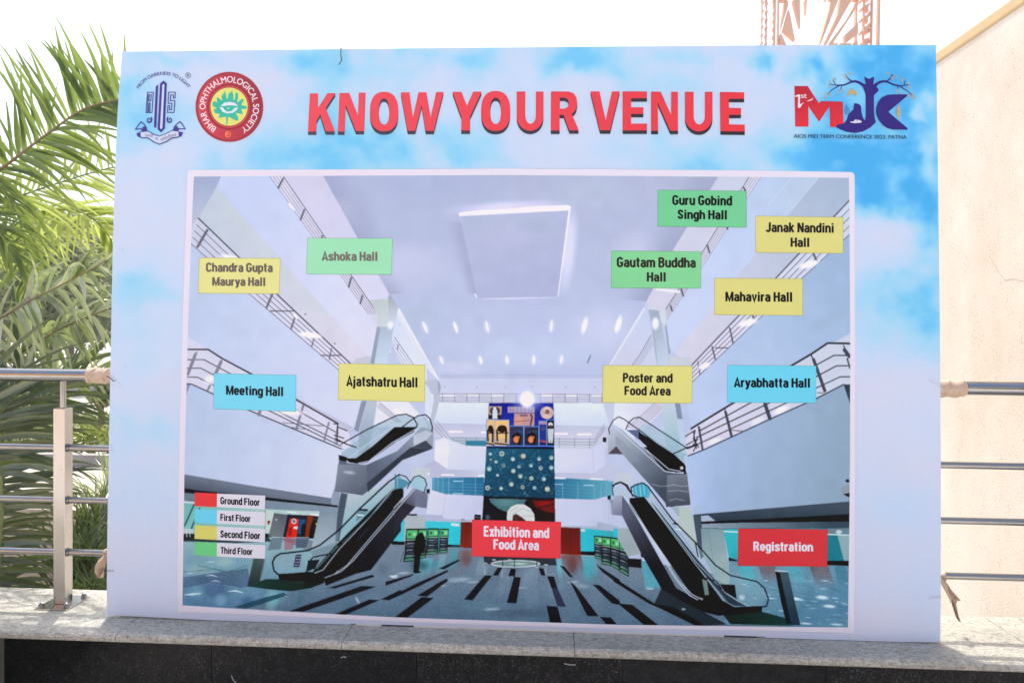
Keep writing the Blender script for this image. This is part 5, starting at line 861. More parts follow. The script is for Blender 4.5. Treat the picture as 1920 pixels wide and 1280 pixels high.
def strokes(I, txt, box, slope, col, cap=None):
    """txt drawn in the box (left, top, right, bottom of the ink) with the pen-stroke letters"""
    x = 0; items = []
    for ch in txt:
        adv, ss = GL[ch]; items.append((x, ss)); x += adv + .055 if ch != ' ' else adv
    xs = [px for ox, ss in items for q in ss for px in ((ox + a[0]) for a in (q[1] if q[0] == 'o' else q))]
    ys = [a[1] for ox, ss in items for q in ss for a in (q[1] if q[0] == 'o' else q)]
    lo = -.255 if any(c in txt for c in 'gpyj') else 0; hi = 1.0
    x0, x1 = min(xs) - SW / 2, max(xs) + SW / 2; kx = (box[2] - box[0]) / (x1 - x0); ky = (box[3] - box[1]) / (hi - lo); cx = (box[0] + box[2]) / 2
    for ox, ss in items:
        for q in ss:
            cl = q[0] == 'o'; pts = q[1] if cl else q
            # build the ribbon in letter space so that the pen stays even, then place it
            J = Ink(0); J.next(); tmp = []
            fn = I.T
            def place(px, py): X = box[0] + (px - x0) * kx; return (X, box[3] - (py - lo) * ky + slope * (X - cx))
            old = I.T; I.T = lambda px, py: fn(*place(px, py)); I.line([(ox + a, b) for a, b in pts], SW, col, 1, cl); I.T = old

def typeset(I, txt, place, size_box, col, bold=(0.,)):
    """txt set with the built-in face, scaled to the unit box and put where place(x, y) says"""
    c = bpy.data.curves.new('type', 'FONT'); c.body = txt; c.resolution_u = 6; o = bpy.data.objects.new('type', c); COL.objects.link(o)
    dg = bpy.context.evaluated_depsgraph_get(); me = bpy.data.meshes.new_from_object(o.evaluated_get(dg))
    vs = [(v.co.x, v.co.y) for v in me.vertices]; fs = [tuple(p.vertices) for p in me.polygons]
    bpy.data.meshes.remove(me); bpy.data.objects.remove(o); bpy.data.curves.remove(c)
    x0 = min(v[0] for v in vs); x1 = max(v[0] for v in vs); y0 = 0 if size_box == 'base' else min(v[1] for v in vs); y1 = .69 if size_box == 'base' else max(v[1] for v in vs)
    for dx in bold:
        I.next(); pts = [place((v[0] - x0) / (x1 - x0) + dx, (v[1] - y0) / (y1 - y0)) for v in vs]
        I.add(pts, fs, [ink(col)] * len(pts))

PLATES = [  # kind, colour, frame, corners, lines of (text, box)
 ('C', (118, 205, 150), [(341, 192), (1015, 200), (1017, 475), (341, 467)], [('Guru Gobind', (450, 234, 908, 307)), ('Singh Hall', (490, 344, 868, 432))], (38, 36, 40), 'green'),
 ('C', (222, 214, 132), [(1088, 390), (1756, 400), (1757, 674), (1090, 667)], [('Janak Nandini', (1163, 441, 1685, 515)), ('Hall', (1355, 555, 1498, 626))], (56, 48, 48), 'yellow'),
 ('C', (134, 212, 152), [(-14, 657), (669, 662), (668, 941), (-16, 937)], [('Gautam Buddha', (25, 706, 630, 782)), ('Hall', (255, 820, 400, 890))], (74, 60, 58), 'green'),
 ('C', (222, 214, 132), [(775, 865), (1447, 870), (1447, 1149), (774, 1143)], [('Mahavira Hall', (856, 970, 1367, 1043))], (40, 34, 38), 'yellow'),
 ('A', (160, 226, 184), [(1130, 626), (1855, 628), (1848, 935), (1123, 930)], [('Ashoka Hall', (1250, 742, 1728, 819))], (122, 112, 108), 'green'),  # sky glare put into the plate and letter colours, both paler
 ('A', (230, 225, 148), [(204, 795), (896, 798), (886, 1100), (194, 1094)], [('Chandra Gupta', (260, 838, 832, 934)), ('Maurya Hall', (314, 960, 768, 1052))], (110, 98, 92), 'yellow'),  # same veil of glare mixed into these inks
 ('D', (126, 216, 242), [(330, 640), (1031, 656), (1027, 963), (327, 940)], [('Meeting Hall', (432, 748, 921, 847))], (40, 38, 48), 'pale blue'),
 ('P', (228, 222, 138), [(636, 681.5), (797, 684), (796.5, 752.7), (634.5, 748.8)], [('Ajatshatru Hall', (649.5, 706, 783, 729.5))], (48, 40, 44), 'yellow'),
 ('F', (226, 219, 134), [(-80, 510), (603, 515), (601, 798), (-82, 793)], [('Poster and', (72, 570, 453, 640)), ('Food Area', (84, 669, 438, 738))], (64, 50, 48), 'yellow'),
 ('F', (112, 210, 238), [(874, 509), (1550, 515), (1548, 795), (871, 791)], [('Aryabhatta Hall', (920, 606, 1503, 696))], (28, 30, 40), 'pale blue'),
 ('H', (240, 64, 74), [(517, 546), (1108, 561), (1104, 802), (515, 786)], [('Exhibition and', (594, 593, 1030, 661)), ('Food Area', (658, 679, 962, 744))], (240, 226, 240), 'red'),
 ('I', (220, 54, 62), [(856, 549), (1466, 556), (1463, 807), (853, 801)], [('Registration', (958, 640, 1367, 718))], (236, 222, 236), 'red')]
FR = {'A': (330, 310, 4.571), 'C': (1150, 310, 4.085), 'D': (330, 560, 4.571), 'F': (1150, 560, 4.085), 'G': (330, 820, 3.5548), 'H': (740, 820, 3.5548), 'I': (1150, 840, 3.6574), 'P': (0, 0, 1)}
ZP = .0034
for fr, col, q, lines, tc, cname in PLATES:
    if tc[0] < 100: tc = tuple(c * .7 for c in tc)
    I = Ink(ZP).frame(*FR[fr]); s = FR[fr][2]
    I.poly([(q[0][0] - .5 * s, q[0][1] - .5 * s), (q[1][0] + .5 * s, q[1][1] - .5 * s), (q[2][0] + .5 * s, q[2][1] + .6 * s), (q[3][0] - .5 * s, q[3][1] + .6 * s)], tuple(c * .62 for c in col)); I.poly(q, col)
    pl = I.build('name_plate', board, cname + ' name plate')
    L = Ink(I.z + .0003, 1.2e-5, 24).frame(*FR[fr])
    slope = ((q[1][1] - q[0][1]) / (q[1][0] - q[0][0]) + (q[2][1] - q[3][1]) / (q[2][0] - q[3][0])) / 2
    for t, b in lines: strokes(L, t, b, slope, tc)
    L.build('lettering', pl)
for col, y, cname, t, tb in (((234, 62, 66), ((364, 371), (461, 455), 385, 475), 'red', 'Ground Floor', (298, 400, 565, 447)), ((112, 212, 240), ((474, 481), (572, 563), 494, 585), 'pale blue', 'First Floor', (298, 511, 503, 556)), ((218, 212, 112), ((582, 589), (680, 672), 606, 695), 'yellow', 'Second Floor', (298, 622, 567, 669)), ((112, 208, 134), ((691, 699), (790, 779), 715, 805), 'green', 'Third Floor', (297, 731, 516, 775))):
    (a, b), (c, d), e, f = y; I = Ink(ZP).frame(*FR['G'])
    I.poly([(128, a), (276, b), (275, c), (126, d)], col); I.poly([(276, b), (597, e), (594, f), (275, c)], (226, 220, 234)); pl = I.build('legend_row', board, cname + ' legend row')
    L = Ink(I.z + .0003, 1.2e-5, 24).frame(*FR['G']); strokes(L, t, tb, .045, (20, 20, 26)); L.build('lettering', pl)

# --- title --------------------------------------------------------------------------------
def ell(cx, cy, rx, ry, n=36, p=2.4): return [(cx + rx * math.copysign(abs(math.cos(t)) ** (2 / p), math.cos(t)), cy + ry * math.copysign(abs(math.sin(t)) ** (2 / p), math.sin(t))) for t in [2 * math.pi * k / n for k in range(n)]]
def ubar(x0, x1, i0, i1, top, bot, ibot):
    ro = (x1 - x0) / 2; ri = (i1 - i0) / 2; h = 120; hi = h - (bot - ibot) * .9
    return [(x0, top)] + [((x0 + x1) / 2 + ro * math.cos(t), bot - h + h * math.sin(t)) for t in [math.pi * (1 - k / 14) for k in range(15)]] + [(x1, top), (i1, top)] + [((i0 + i1) / 2 + ri * math.cos(t), ibot - hi + hi * math.sin(t)) for t in [math.pi * k / 14 for k in range(15)]] + [(i0, top)]
X7 = 1832.7
def sh(p): return [(x + X7, y) for x, y in p]
TITLE = [('K', [(93, 113), (160, 113), (157, 235), (237, 111), (302, 111), (222, 232), (297, 422), (222, 422), (178, 283), (148, 335), (146, 424), (78, 424)], None), ('N', [(335, 110), (414, 109), (486, 297), (493, 107), (548, 107), (535, 420), (470, 420), (385, 203), (376, 424), (322, 424)], None),
 ('O', ell(700, 261, 116, 161), ell(699, 261, 43, 107)), ('W', [(837, 105), (907, 104), (935, 312), (981, 104), (1046, 104), (1080, 312), (1126, 102), (1184, 102), (1106, 418), (1040, 418), (1007, 205), (955, 418), (893, 418)], None), ('Y', [(1260, 101), (1332, 101), (1377, 215), (1428, 99), (1496, 99), (1403, 302), (1402, 416), (1330, 416), (1332, 302)], None),
 ('O', ell(1612, 256, 119, 163), ell(1612, 255, 44, 108)), ('U', sh(ubar(-48, 170, 21, 108, 98, 418, 362)), None),
 ('R', sh([(232, 98), (375, 98), (415, 112), (440, 148), (446, 195), (438, 240), (420, 265), (400, 278), (458, 414), (382, 414), (335, 288), (302, 288), (302, 416), (230, 416)]), sh([(304, 147), (345, 147), (368, 160), (378, 190), (370, 222), (345, 238), (304, 238)])),
 ('V', sh([(555, 97), (628, 97), (679, 338), (730, 97), (792, 97), (715, 414), (632, 414)]), None), ('E', sh([(817, 97), (1016, 97), (1016, 152), (886, 152), (886, 227), (987, 227), (987, 280), (886, 280), (886, 360), (1016, 360), (1016, 415), (817, 415)]), None), ('N', sh([(1050, 99), (1128, 99), (1214, 290), (1214, 100), (1269, 100), (1270, 418), (1206, 418), (1104, 185), (1107, 418), (1050, 418)]), None),
 ('U', sh(ubar(1327, 1552, 1398, 1490, 100, 424, 367)), None), ('E', sh([(1613, 101), (1811, 104), (1811, 157), (1686, 157), (1686, 232), (1785, 232), (1785, 287), (1687, 287), (1687, 366), (1815, 368), (1816, 424), (1617, 422)]), None)]
def holed(I, outer, hole, col, dy=0):
    I.next(); o = [(x, y + dy) for x, y in outer]; loops = [[Vector((x, y, 0)) for x, y in o]]; pts = list(o)
    if hole: h = [(x, y + dy) for x, y in hole]; loops.append([Vector((x, y, 0)) for x, y in h]); pts += h
    I.add(pts, geometry.tessellate_polygon(loops), [ink(col)] * len(pts) if not isinstance(col[0], tuple) else I.shade(col, pts))
for nm, o, h in TITLE:
    I = Ink(.0022).frame(560, 150, 4.3636); t = min(1, o[0][0] / 3600)  # t: left letters paler, glare mixed into their ink
    for dy in (29, 22, 15, 8): holed(I, o, h, (82 - 30 * t, 74 - 26 * t, 92 - 34 * t), dy)
    I.z0 += .0002; holed(I, o, h, (238 - 8 * t, 84 - 22 * t, 96 - 22 * t), 0); I.build('title_letter', board)

# --- emblems ---------------------------------------------------------------------------
I = Ink(.0022).frame(230, 110, 6.857); NV = (76, 66, 148)
def onarc(cx, cy, r, h, a0, a1):
    def f(x, y): a = R(a0 + (a1 - a0) * x); q = r + h * y; return (cx + q * math.sin(a), cy - q * math.cos(a))
    return f
typeset(I, 'FROM DARKNESS TO LIGHT', onarc(530, 581, 366, 44, -59, 58), 'base', NV, (0, .0015))
I.ring(845, 222, 32, 34, 6, (84, 90, 120)); typeset(I, 'R', lambda x, y: (833 + 24 * x, 238 - 34 * y), 'base', (84, 90, 120), (0, .1))
I.poly([(528, 287), (570, 325), (545, 905), (497, 955), (453, 912), (485, 325)], NV); I.poly([(514, 345), (528, 326), (541, 345), (514, 895), (499, 912), (484, 895)], (204, 212, 238)); I.poly([(463, 335), (463, 350), (437, 898), (405, 882), (430, 362)], NV); I.poly([(446, 905), (470, 330), (462, 330), (438, 898)], (190, 206, 238))
I.line([(304, 700), (322, 438), (398, 438), (381, 700), (350, 700), (357, 578), (342, 578), (333, 700)], 11, NV, 1, True); I.line([(345, 470), (372, 470), (366, 548), (340, 548)], 10, NV, 1, True); I.line([(333, 462), (320, 695)], 7, NV)
I.line([(593, 437), (680, 437), (676, 512), (655, 512), (655, 472), (620, 472), (617, 545), (674, 545), (664, 697), (580, 697), (585, 608), (606, 608), (604, 662), (632, 662), (636, 580), (588, 580)], 11, NV, 1, True)
I.line([(370, 755), (378, 785), (368, 815), (345, 826), (322, 812), (322, 785), (340, 768), (358, 780), (352, 798)], [14, 20, 20, 18, 16, 14, 12, 10, 6], NV); I.line([(588, 750), (578, 780), (584, 812), (606, 826), (630, 812), (632, 785), (616, 768), (600, 780), (606, 798)], [14, 20, 20, 18, 16, 14, 12, 10, 6], NV)
I.line([(168, 912), (205, 860), (240, 816), (272, 840), (300, 880), (312, 920), (275, 935), (240, 905)], 13, NV, 1, True); I.poly([(262, 880), (300, 872), (316, 925), (290, 940), (240, 930)], NV); I.line([(806, 908), (775, 855), (740, 815), (705, 840), (668, 880), (656, 918), (695, 935), (732, 905)], 13, NV, 1, True); I.poly([(660, 880), (700, 870), (735, 915), (700, 942), (652, 922)], NV)
I.poly([(180, 965), (240, 945), (248, 1018), (195, 1000)], NV); I.poly([(782, 955), (722, 938), (716, 1012), (765, 990)], NV)
up_ = [(232, 944), (330, 936), (400, 978), (475, 1000), (550, 972), (640, 926), (722, 938)]; dn_ = [(240, 1020), (330, 1022), (400, 1072), (475, 1105), (560, 1072), (640, 1022), (722, 1012)]
I.poly(up_ + dn_[::-1], (206, 212, 236)); I.line(up_, 11, NV); I.line(dn_, 14, NV); I.line([(190, 992), (240, 1020)], 12, NV); I.line([(722, 1012), (768, 985)], 12, NV)
for t, x0, x1, y0, y1, s0 in (('तमसो', 290, 395, 1012, 1020, 0), ('मा', 425, 460, 1052, 1062, 0), ('ज्योतिर्गमय', 490, 695, 1068, 1002, 0)):
    typeset(I, t, lambda x, y, x0=x0, x1=x1, y0=y0, y1=y1: (x0 + (x1 - x0) * x, y0 + (y1 - y0) * x - 42 * y), 'base', (96, 96, 130), (0, .004))
I.build('society_emblem', board, 'purple emblem with a ribbon')
I = Ink(.0022).frame(230, 110, 6.857); cx, cy = 1375, 625
I.disc(cx, cy, 435, 450, (176, 60, 70), 72); I.disc(cx + 4, cy - 2, 418, 434, ((1000, 600, (224, 84, 92)), (1750, 560, (158, 56, 72))), 72); I.disc(cx + 2, cy, 392, 406, ((980, 700, (214, 74, 86)), (1760, 520, (160, 58, 74))), 72)
I.ring(cx, cy, 408, 424, 12, (160, 62, 76)); I.disc(cx, cy, 284, 293, (156, 48, 62), 64); I.disc(cx - 2, cy - 2, 264, 272, (206, 80, 88), 64); I.disc(cx - 3, cy - 3, 246, 252, (150, 52, 60), 64); I.disc(cx - 3, cy - 3, 239, 245, (226, 222, 124), 64)
I.poly([(1155, 575), (1180, 552), (1222, 568), (1210, 510), (1224, 500), (1285, 545), (1273, 490), (1320, 420), (1340, 500), (1350, 535), (1362, 460), (1410, 418), (1428, 480), (1427, 540), (1446, 520), (1455, 440), (1482, 445), (1490, 500), (1475, 570), (1540, 520), (1562, 530), (1530, 600), (1605, 622), (1592, 652), (1530, 652), (1550, 722), (1500, 708), (1460, 705), (1490, 760), (1488, 802), (1455, 800), (1380, 758), (1360, 752), (1350, 857), (1336, 857), (1335, 752), (1225, 767), (1255, 720), (1190, 705), (1170, 655), (1215, 645), (1160, 610)], (66, 186, 164))
I.poly([(1262, 612), (1310, 572), (1370, 560), (1440, 570), (1490, 614), (1430, 605), (1350, 605), (1285, 618)], (226, 224, 238)); I.poly([(1248, 630), (1292, 632), (1312, 662), (1340, 686), (1400, 680), (1440, 642), (1487, 625), (1470, 665), (1420, 700), (1350, 710), (1290, 690)], (226, 224, 238)); I.disc(1360, 643, 9, 9, (220, 235, 235), 12)
typeset(I, 'BIHAR OPHTHALMOLOGICAL SOCIETY', lambda x, y: (lambda a, q: (cx + q * math.sin(a), cy - q * math.cos(a) * 1.03))(R(-147 + 297 * x), 306 + 76 * y), 'base', (240, 232, 242), (0, .0012))
I.disc(1357, 978, 37, 42, (246, 150, 92), 24); I.disc(1360, 978, 27, 36, (226, 84, 74), 24); I.disc(1350, 972, 10, 16, (240, 130, 104), 16); I.build('society_emblem', board, 'red round emblem with an eye on a green lotus')
I = Ink(.0022).frame(1470, 120, 7.111); NB = (56, 44, 126)
I.poly([(137, 298), (313, 300), (460, 525), (492, 500), (780, 507), (790, 790), (760, 845), (612, 845), (605, 570), (465, 775), (322, 570), (325, 840), (148, 838)], ((300, 330, (184, 44, 58)), (350, 830, (228, 54, 68))))
WT = (228, 220, 234); I.poly([(143, 430), (185, 412), (213, 412), (208, 560), (198, 590), (182, 580), (186, 440), (152, 444)], WT); I.poly([(188, 578), (205, 545), (268, 514), (238, 545), (212, 590), (192, 588)], WT); I.poly([(298, 500), (350, 480), (388, 458), (370, 486), (330, 500)], WT); typeset(I, 'st', lambda x, y: (222 + 76 * x, 460 - 54 * y), 'ink', WT, (0, .02, .04))
I.poly([(1063, 172), (1130, 205), (1200, 172), (1185, 290), (1240, 315), (1262, 355), (1196, 425), (1196, 640), (1205, 720), (1222, 780), (1150, 850), (1050, 905), (940, 925), (830, 910), (740, 875), (680, 842), (720, 808), (795, 795), (830, 750), (850, 690), (880, 650), (920, 610), (932, 530), (960, 528), (1005, 545), (1025, 575), (1030, 650), (1050, 720), (1075, 757), (1086, 700), (1085, 420), (1072, 370), (1050, 320), (1090, 285)], NB)
for q, w in (([(1090, 310), (1040, 280), (1000, 252), (950, 236), (890, 242)], [60, 40, 34, 30, 28]), ([(900, 242), (850, 265), (800, 285), (730, 290), (690, 320), (640, 348), (605, 375), (580, 422)], [24, 22, 20, 20, 14, 12, 9, 5]), ([(900, 238), (850, 200), (830, 172), (815, 140)], [20, 16, 14, 10]), ([(730, 290), (680, 285), (640, 284), (595, 270)], [14, 12, 10, 7]), ([(684, 280), (665, 250), (650, 215)], [10, 10, 7]), ([(768, 295), (760, 325), (748, 348)], [9, 8, 5]),
             ([(1180, 320), (1225, 280), (1270, 248), (1320, 236), (1385, 240)], [60, 42, 34, 30, 28]), ([(1370, 240), (1450, 278), (1540, 296), (1590, 335), (1650, 368), (1680, 395), (1700, 432)], [24, 20, 20, 14, 12, 9, 5]), ([(1370, 235), (1410, 200), (1432, 172), (1446, 140)], [18, 16, 14, 9]), ([(1530, 295), (1590, 291), (1640, 288), (1673, 275)], [14, 12, 10, 7]), ([(1596, 286), (1606, 255), (1612, 225)], [10, 10, 7]), ([(1503, 298), (1512, 325), (1527, 352)], [9, 8, 5])): I.line(q, w, NB)
rnd = random.Random(12)
for x, y, n in ((880, 132, 4), (800, 160, 5), (828, 190, 3), (680, 205, 4), (610, 245, 3), (600, 305, 6), (560, 395, 5), (612, 415, 5), (552, 450, 5), (720, 375, 4), (765, 358, 3), (1382, 132, 5), (1440, 192, 5), (1480, 168, 6), (1580, 215, 6), (1650, 255, 4), (1668, 310, 6), (1515, 365, 4), (1548, 385, 4), (1660, 425, 5), (1715, 410, 5), (1732, 460, 6), (1690, 450, 3)):
    for k in range(n): a = k * 2.4 + rnd.random(); rr = 6 + 17 * rnd.random() ** .6; I.disc(x + rr * math.cos(a), y + rr * math.sin(a), rnd.uniform(8, 11), rnd.uniform(5, 7), rnd.choice([(198, 178, 138), (206, 182, 132), (184, 168, 132)]), 9, 1, rnd.uniform(0, 180))
I.poly([(1637, 412), (1637, 432), (1385, 645), (1640, 862), (1640, 882), (1440, 880), (1370, 862), (1310, 820), (1255, 750), (1228, 690), (1218, 640), (1224, 580), (1250, 510), (1295, 455), (1370, 420), (1450, 412)], NB)
I.poly([(1523, 550), (1542, 595), (1553, 640), (1550, 682), (1525, 740), (1500, 690), (1494, 640), (1505, 590)], (190, 166, 134)); I.line([(1498, 630), (1550, 655)], 4, (140, 110, 90)); I.poly([(838, 442), (838, 405), (860, 368), (886, 348), (890, 335), (900, 322), (912, 335), (916, 348), (945, 370), (968, 405), (962, 442), (948, 415), (900, 404), (858, 416), (842, 460)], (200, 166, 112)); I.disc(902, 434, 5, 6, (206, 190, 190), 8)
I.poly([(875, 774), (925, 775), (930, 755), (945, 748), (1000, 755), (1030, 772), (1024, 788), (930, 796), (882, 785)], WT); I.line([(945, 770), (975, 764), (970, 778)], 4, NB); I.line([(832, 552), (810, 595), (803, 640), (825, 680), (855, 670), (866, 620), (850, 598), (836, 600)], 6, NB, 1, True); I.lines([[(822, 610), (826, 660)], [(842, 610), (846, 655)]], 5, NB)
typeset(I, 'AIOS MID TERM CONFERENCE 2023, PATNA', lambda x, y: (125 + 1503 * x, 992 + 14 * x - 50 * y), 'base', (40, 48, 80), (0, .001)); I.build('conference_emblem', board, 'red and navy emblem with a tree over a seated figure')
# wire ties
def wire(pts, r, mat, label):
    m = MB(); m.tube(pts, r, 8); tag(m.build('wire_tie', mat, None, True), label, 'wire', 'wire ties through the board')
wire([(-.745, .30, 2.34), (-.748, .135, 2.398), (-.750, .098, 2.402), (-.748, .090, 2.37), (-.744, .088, 2.345), (-.748, .0865, 2.335), (-.756, .086, 2.326)], .0018, WIRE, 'black wire hooked over the top edge of the board')
wire([(-1.728, .075, .99), (-1.733, .04, 1.004), (-1.722, .032, 1.004), (-1.708, .034, .994), (-1.698, .0355, .984), (-1.692, .037, .985)], .0017, WIRE, 'dark wire tie at the left edge of the board near the top rail')
wire([(-1.722, .05, .20), (-1.727, .006, .193), (-1.715, -.001, .191), (-1.69, -.001, .190), (-1.672, 0, .189)], .0012, WIRE, 'thin wire tie low on the left edge of the board')
wire([(1.665, .038, 1.036), (1.672, .034, 1.030), (1.69, .030, 1.022), (1.705, .028, 1.006), (1.714, .034, .992), (1.714, .075, .985)], .0018, WIRE_W, 'pale wire tie at the right edge of the board near the top rail')
wire([(1.66, -.0012, .168), (1.68, -.003, .172), (1.70, -.004, .175), (1.709, .004, .177), (1.709, .05, .18)], .0018, WIRE_W, 'pale wire tie low on the right edge of the board')

# ------------------------------------------------------------------ palms
L_SUN = mat_leaf('palm_leaf', (.05, .10, .025), (.19, .25, .07), .5, .36, (.30, .40, .08))
L_PALE = mat_leaf('glossy_palm_leaf', (.09, .13, .05), (.52, .54, .43), .35, .3, (.46, .56, .16), .9)  # pale waxy leaf, sky sheen put into the whitish end
L_BACK = mat_leaf('young_palm_leaf', (.15, .21, .05), (.28, .35, .12), .6, .45, (.58, .66, .17))
L_DARK = mat_leaf('shaded_palm_leaf', (.025, .05, .02), (.15, .17, .09), .25, .3, (.16, .24, .05), .9)  # shade low behind the railing put into the leaf colour
STEM = mat_plain('palm_stem', (.22, .15, .08), .6, 0, 9, .25); STEM_G = mat_plain('green_stem', (.20, .24, .08), .5, 0, 9, .2); TRUNK = mat_plain('palm_trunk', (.16, .12, .08), .9, 0, 14, .35, .6, .02)
def spline(P, n):
    P = [Vector(p) for p in P]; P = [P[0] * 2 - P[1]] + P + [P[-1] * 2 - P[-2]]; out = []; seg = len(P) - 3
    for i in range(n + 1):
        t = i / n * seg; k = min(int(t), seg - 1); t -= k; a, b, c, d = P[k:k + 4]
        out.append(.5 * ((2 * b) + (c - a) * t + (2 * a - 5 * b + 4 * c - d) * t * t + (3 * b - a - 3 * c + d) * t ** 3))
    return out
def leaflet(v, f, p, d, L, w, droop, rnd, curl=0):
    """a folded strap leaf with a keel, bending down under its weight"""
    d = d.normalized(); b = len(v); n = 6; pos = Vector(p); side = d.cross(Vector((rnd.uniform(-.5, .5), -1, rnd.uniform(-.2, .6)))).normalized(); step = L / n
    for i in range(n + 1):
        t = i / n; ww = w * (.45 + .55 * min(1, t * 5)) * (1 - t ** 2.2) + .0006; nr = side.cross(d).normalized()
        v.append(tuple(pos + side * ww)); v.append(tuple(pos - nr * ww * .45)); v.append(tuple(pos - side * ww))
        pos = pos + d * step; d = (d + Vector((curl * .05, 0, -droop * (.35 + t))) * (1.6 / n)).normalized(); side = (side - d * side.dot(d)).normalized()
    for i in range(n):
        q = b + i * 3; f += [(q, q + 1, q + 4, q + 3), (q + 1, q + 2, q + 5, q + 4)]
def frond(palm, path, ups, lows, L, n, mat, stem, w=.012, droop=(.5, .6), seed=1, fwd=(.2, .5), r=.011, gap=.03, prof=None):
    jit = .32 if mat is L_PALE else .17; rnd = random.Random(seed); P = spline(path, 60); v, f = [], []
    m = MB(); m.tube(P[::3], [r * (1 - .75 * i / 20) for i in range(len(P[::3]))], 8)
    for i in range(n):
        t = gap + (1 - gap) * (i + rnd.uniform(-.3, .3)) / n; t = max(0, min(.999, t)); k = min(int(t * 60), 59); p = P[k].lerp(P[k + 1], t * 60 - k); tan = (P[k + 1] - P[k]).normalized()
        ln = (prof(t) if prof else (.55 + .45 * math.sin(min(1, t * 1.6 + .15) * math.pi / 2)) * (1 - max(0, t - .55) ** 1.4 * 1.5)) * L
        for j, (sd, dr, fw) in enumerate(((ups, droop[0], fwd[0]), (lows, droop[1], fwd[1]))):
            if sd is None or rnd.random() < .04: continue
            d = Vector(sd) + tan * fw + Vector((rnd.gauss(0, jit), rnd.gauss(0, jit * 1.3), rnd.gauss(0, jit))) + tan * max(0, t - .75) * 3
            leaflet(v, f, p, d, ln * rnd.uniform(.8, 1.12), w * rnd.uniform(.75, 1.2), dr * rnd.uniform(.5, 1.6), rnd, rnd.uniform(-1, 1))
    b = len(m.v); st_ = m.build('stem', stem, None, True)
    me = bpy.data.meshes.new('frond'); me.from_pydata(v, [], f); me.materials.append(mat); me.update(); me.shade_smooth()
    o = bpy.data.objects.new('frond', me); COL.objects.link(o); o.parent = palm; o.location = -palm.location; st_.parent = o
    return o
def palm(loc, top, label, group='palms behind the handrail'):
    e = empty('palm_tree', loc); tag(e, label, 'palm', group); b = Vector(loc); t = Vector(top); pts = [b.lerp(t, i / 8) + Vector((.03 * math.sin(i), .02 * math.cos(i * 2), 0)) - b for i in range(9)]
    MB().tube(pts, [.10, .085, .08, .075, .078, .07, .066, .06, .05], 14).build('trunk', TRUNK, e, True); return e

pa = palm((-4.35, 1.7, -.44), (-4.05, 1.55, 1.85), 'tall palm with the big arching frond against the white sky')
frond(pa, [(-4.05, 1.55, 1.85), (-3.578, 1.45, 2.092), (-3.324, 1.4, 2.196), (-3.11, 1.35, 2.31), (-2.918, 1.3, 2.404), (-2.697, 1.25, 2.514), (-2.514, 1.2, 2.545), (-2.352, 1.15, 2.543), (-2.145, 1.1, 2.488)], (-.52, .10, .92), (.72, -.1, -.42), 0.60, 78, L_SUN, STEM, .0155, (.32, .5), 3, (.12, .35), .011)
frond(pa, [(-4.05, 1.55, 1.8), (-3.75, 1.4, 2.08), (-3.446, 1.3, 2.166), (-3.241, 1.3, 2.068), (-3.122, 1.3, 1.872), (-3.071, 1.3, 1.642), (-3.071, 1.3, 1.445)], (.75, 0, -.25), (-.75, -.1, -.35), .40, 46, L_SUN, STEM_G, .009, (.9, .8), 4, (.35, .4), .008)
frond(pa, [(-4.05, 1.6, 1.85), (-3.7, 1.75, 2.02), (-3.3, 1.85, 2.2), (-2.9, 1.95, 2.35), (-2.4, 2.0, 2.42)], (-.3, .2, .8), (.7, -.1, -.5), .55, 46, L_BACK, STEM_G, .013, (.15, .45), 15, (.2, .4), .009)
frond(pa, [(-4.05, 1.5, 1.8), (-3.55, 1.25, 1.9), (-3.2, 1.15, 1.83), (-2.95, 1.1, 1.6)], (.6, .1, .1), (.15, -.1, -.9), .42, 40, L_SUN, STEM_G, .010, (.5, .5), 16, (.4, .3), .008)
pb = palm((-5.0, 2.9, -.44), (-4.7, 2.5, 1.55), 'yellow green palm behind the arching frond, hanging leaflets')
frond(pb, [(-4.7, 2.5, 1.55), (-4.237, 2.2, 1.693), (-3.986, 2.2, 1.896), (-3.736, 2.2, 2.037), (-3.528, 2.2, 2.089), (-3.322, 2.2, 2.05), (-3.178, 2.2, 1.939), (-3.075, 2.2, 1.78)], (.75, .2, .25), (.08, -.1, -1), .42, 46, L_BACK, STEM_G, .016, (.5, .15), 6, (.25, .1), .011)
frond(pb, [(-4.7, 2.5, 1.55), (-4.3, 2.4, 1.75), (-3.9, 2.4, 1.9), (-3.4, 2.4, 2.0), (-2.9, 2.4, 2.0)], (.3, .2, .5), (.3, -.1, -.6), .42, 34, L_BACK, STEM_G, .014, (.4, .4), 17, (.5, .5), .009)
pc_ = palm((-4.1, 1.2, -.44), (-3.85, 1.1, .55), 'low palm with pale glossy fronds rising above the handrail')
frond(pc_, [(-3.85, 1.1, .55), (-3.5, 1.05, .95), (-3.249, 1.0, 1.118), (-2.994, 1.0, 1.253), (-2.804, 1.0, 1.361), (-2.584, 1.0, 1.47), (-2.324, 1.0, 1.608), (-2.054, 1.0, 1.766)], (.35, .15, .9), (.35, -.25, -.75), .32, 52, L_PALE, STEM, .0165, (1.5, 1.0), 9, (.25, .45), .009)
frond(pc_, [(-3.85, 1.1, .55), (-3.6, 1.15, .72), (-3.395, 1.2, .839), (-3.113, 1.183, .989), (-2.934, 1.167, 1.094), (-2.757, 1.15, 1.191), (-2.582, 1.133, 1.262), (-2.345, 1.117, 1.346), (-2.111, 1.1, 1.378)], (.35, .15, .9), (.35, -.25, -.75), .34, 52, L_PALE, STEM, .0165, (1.4, 1.0), 10, (.25, .45), .009)
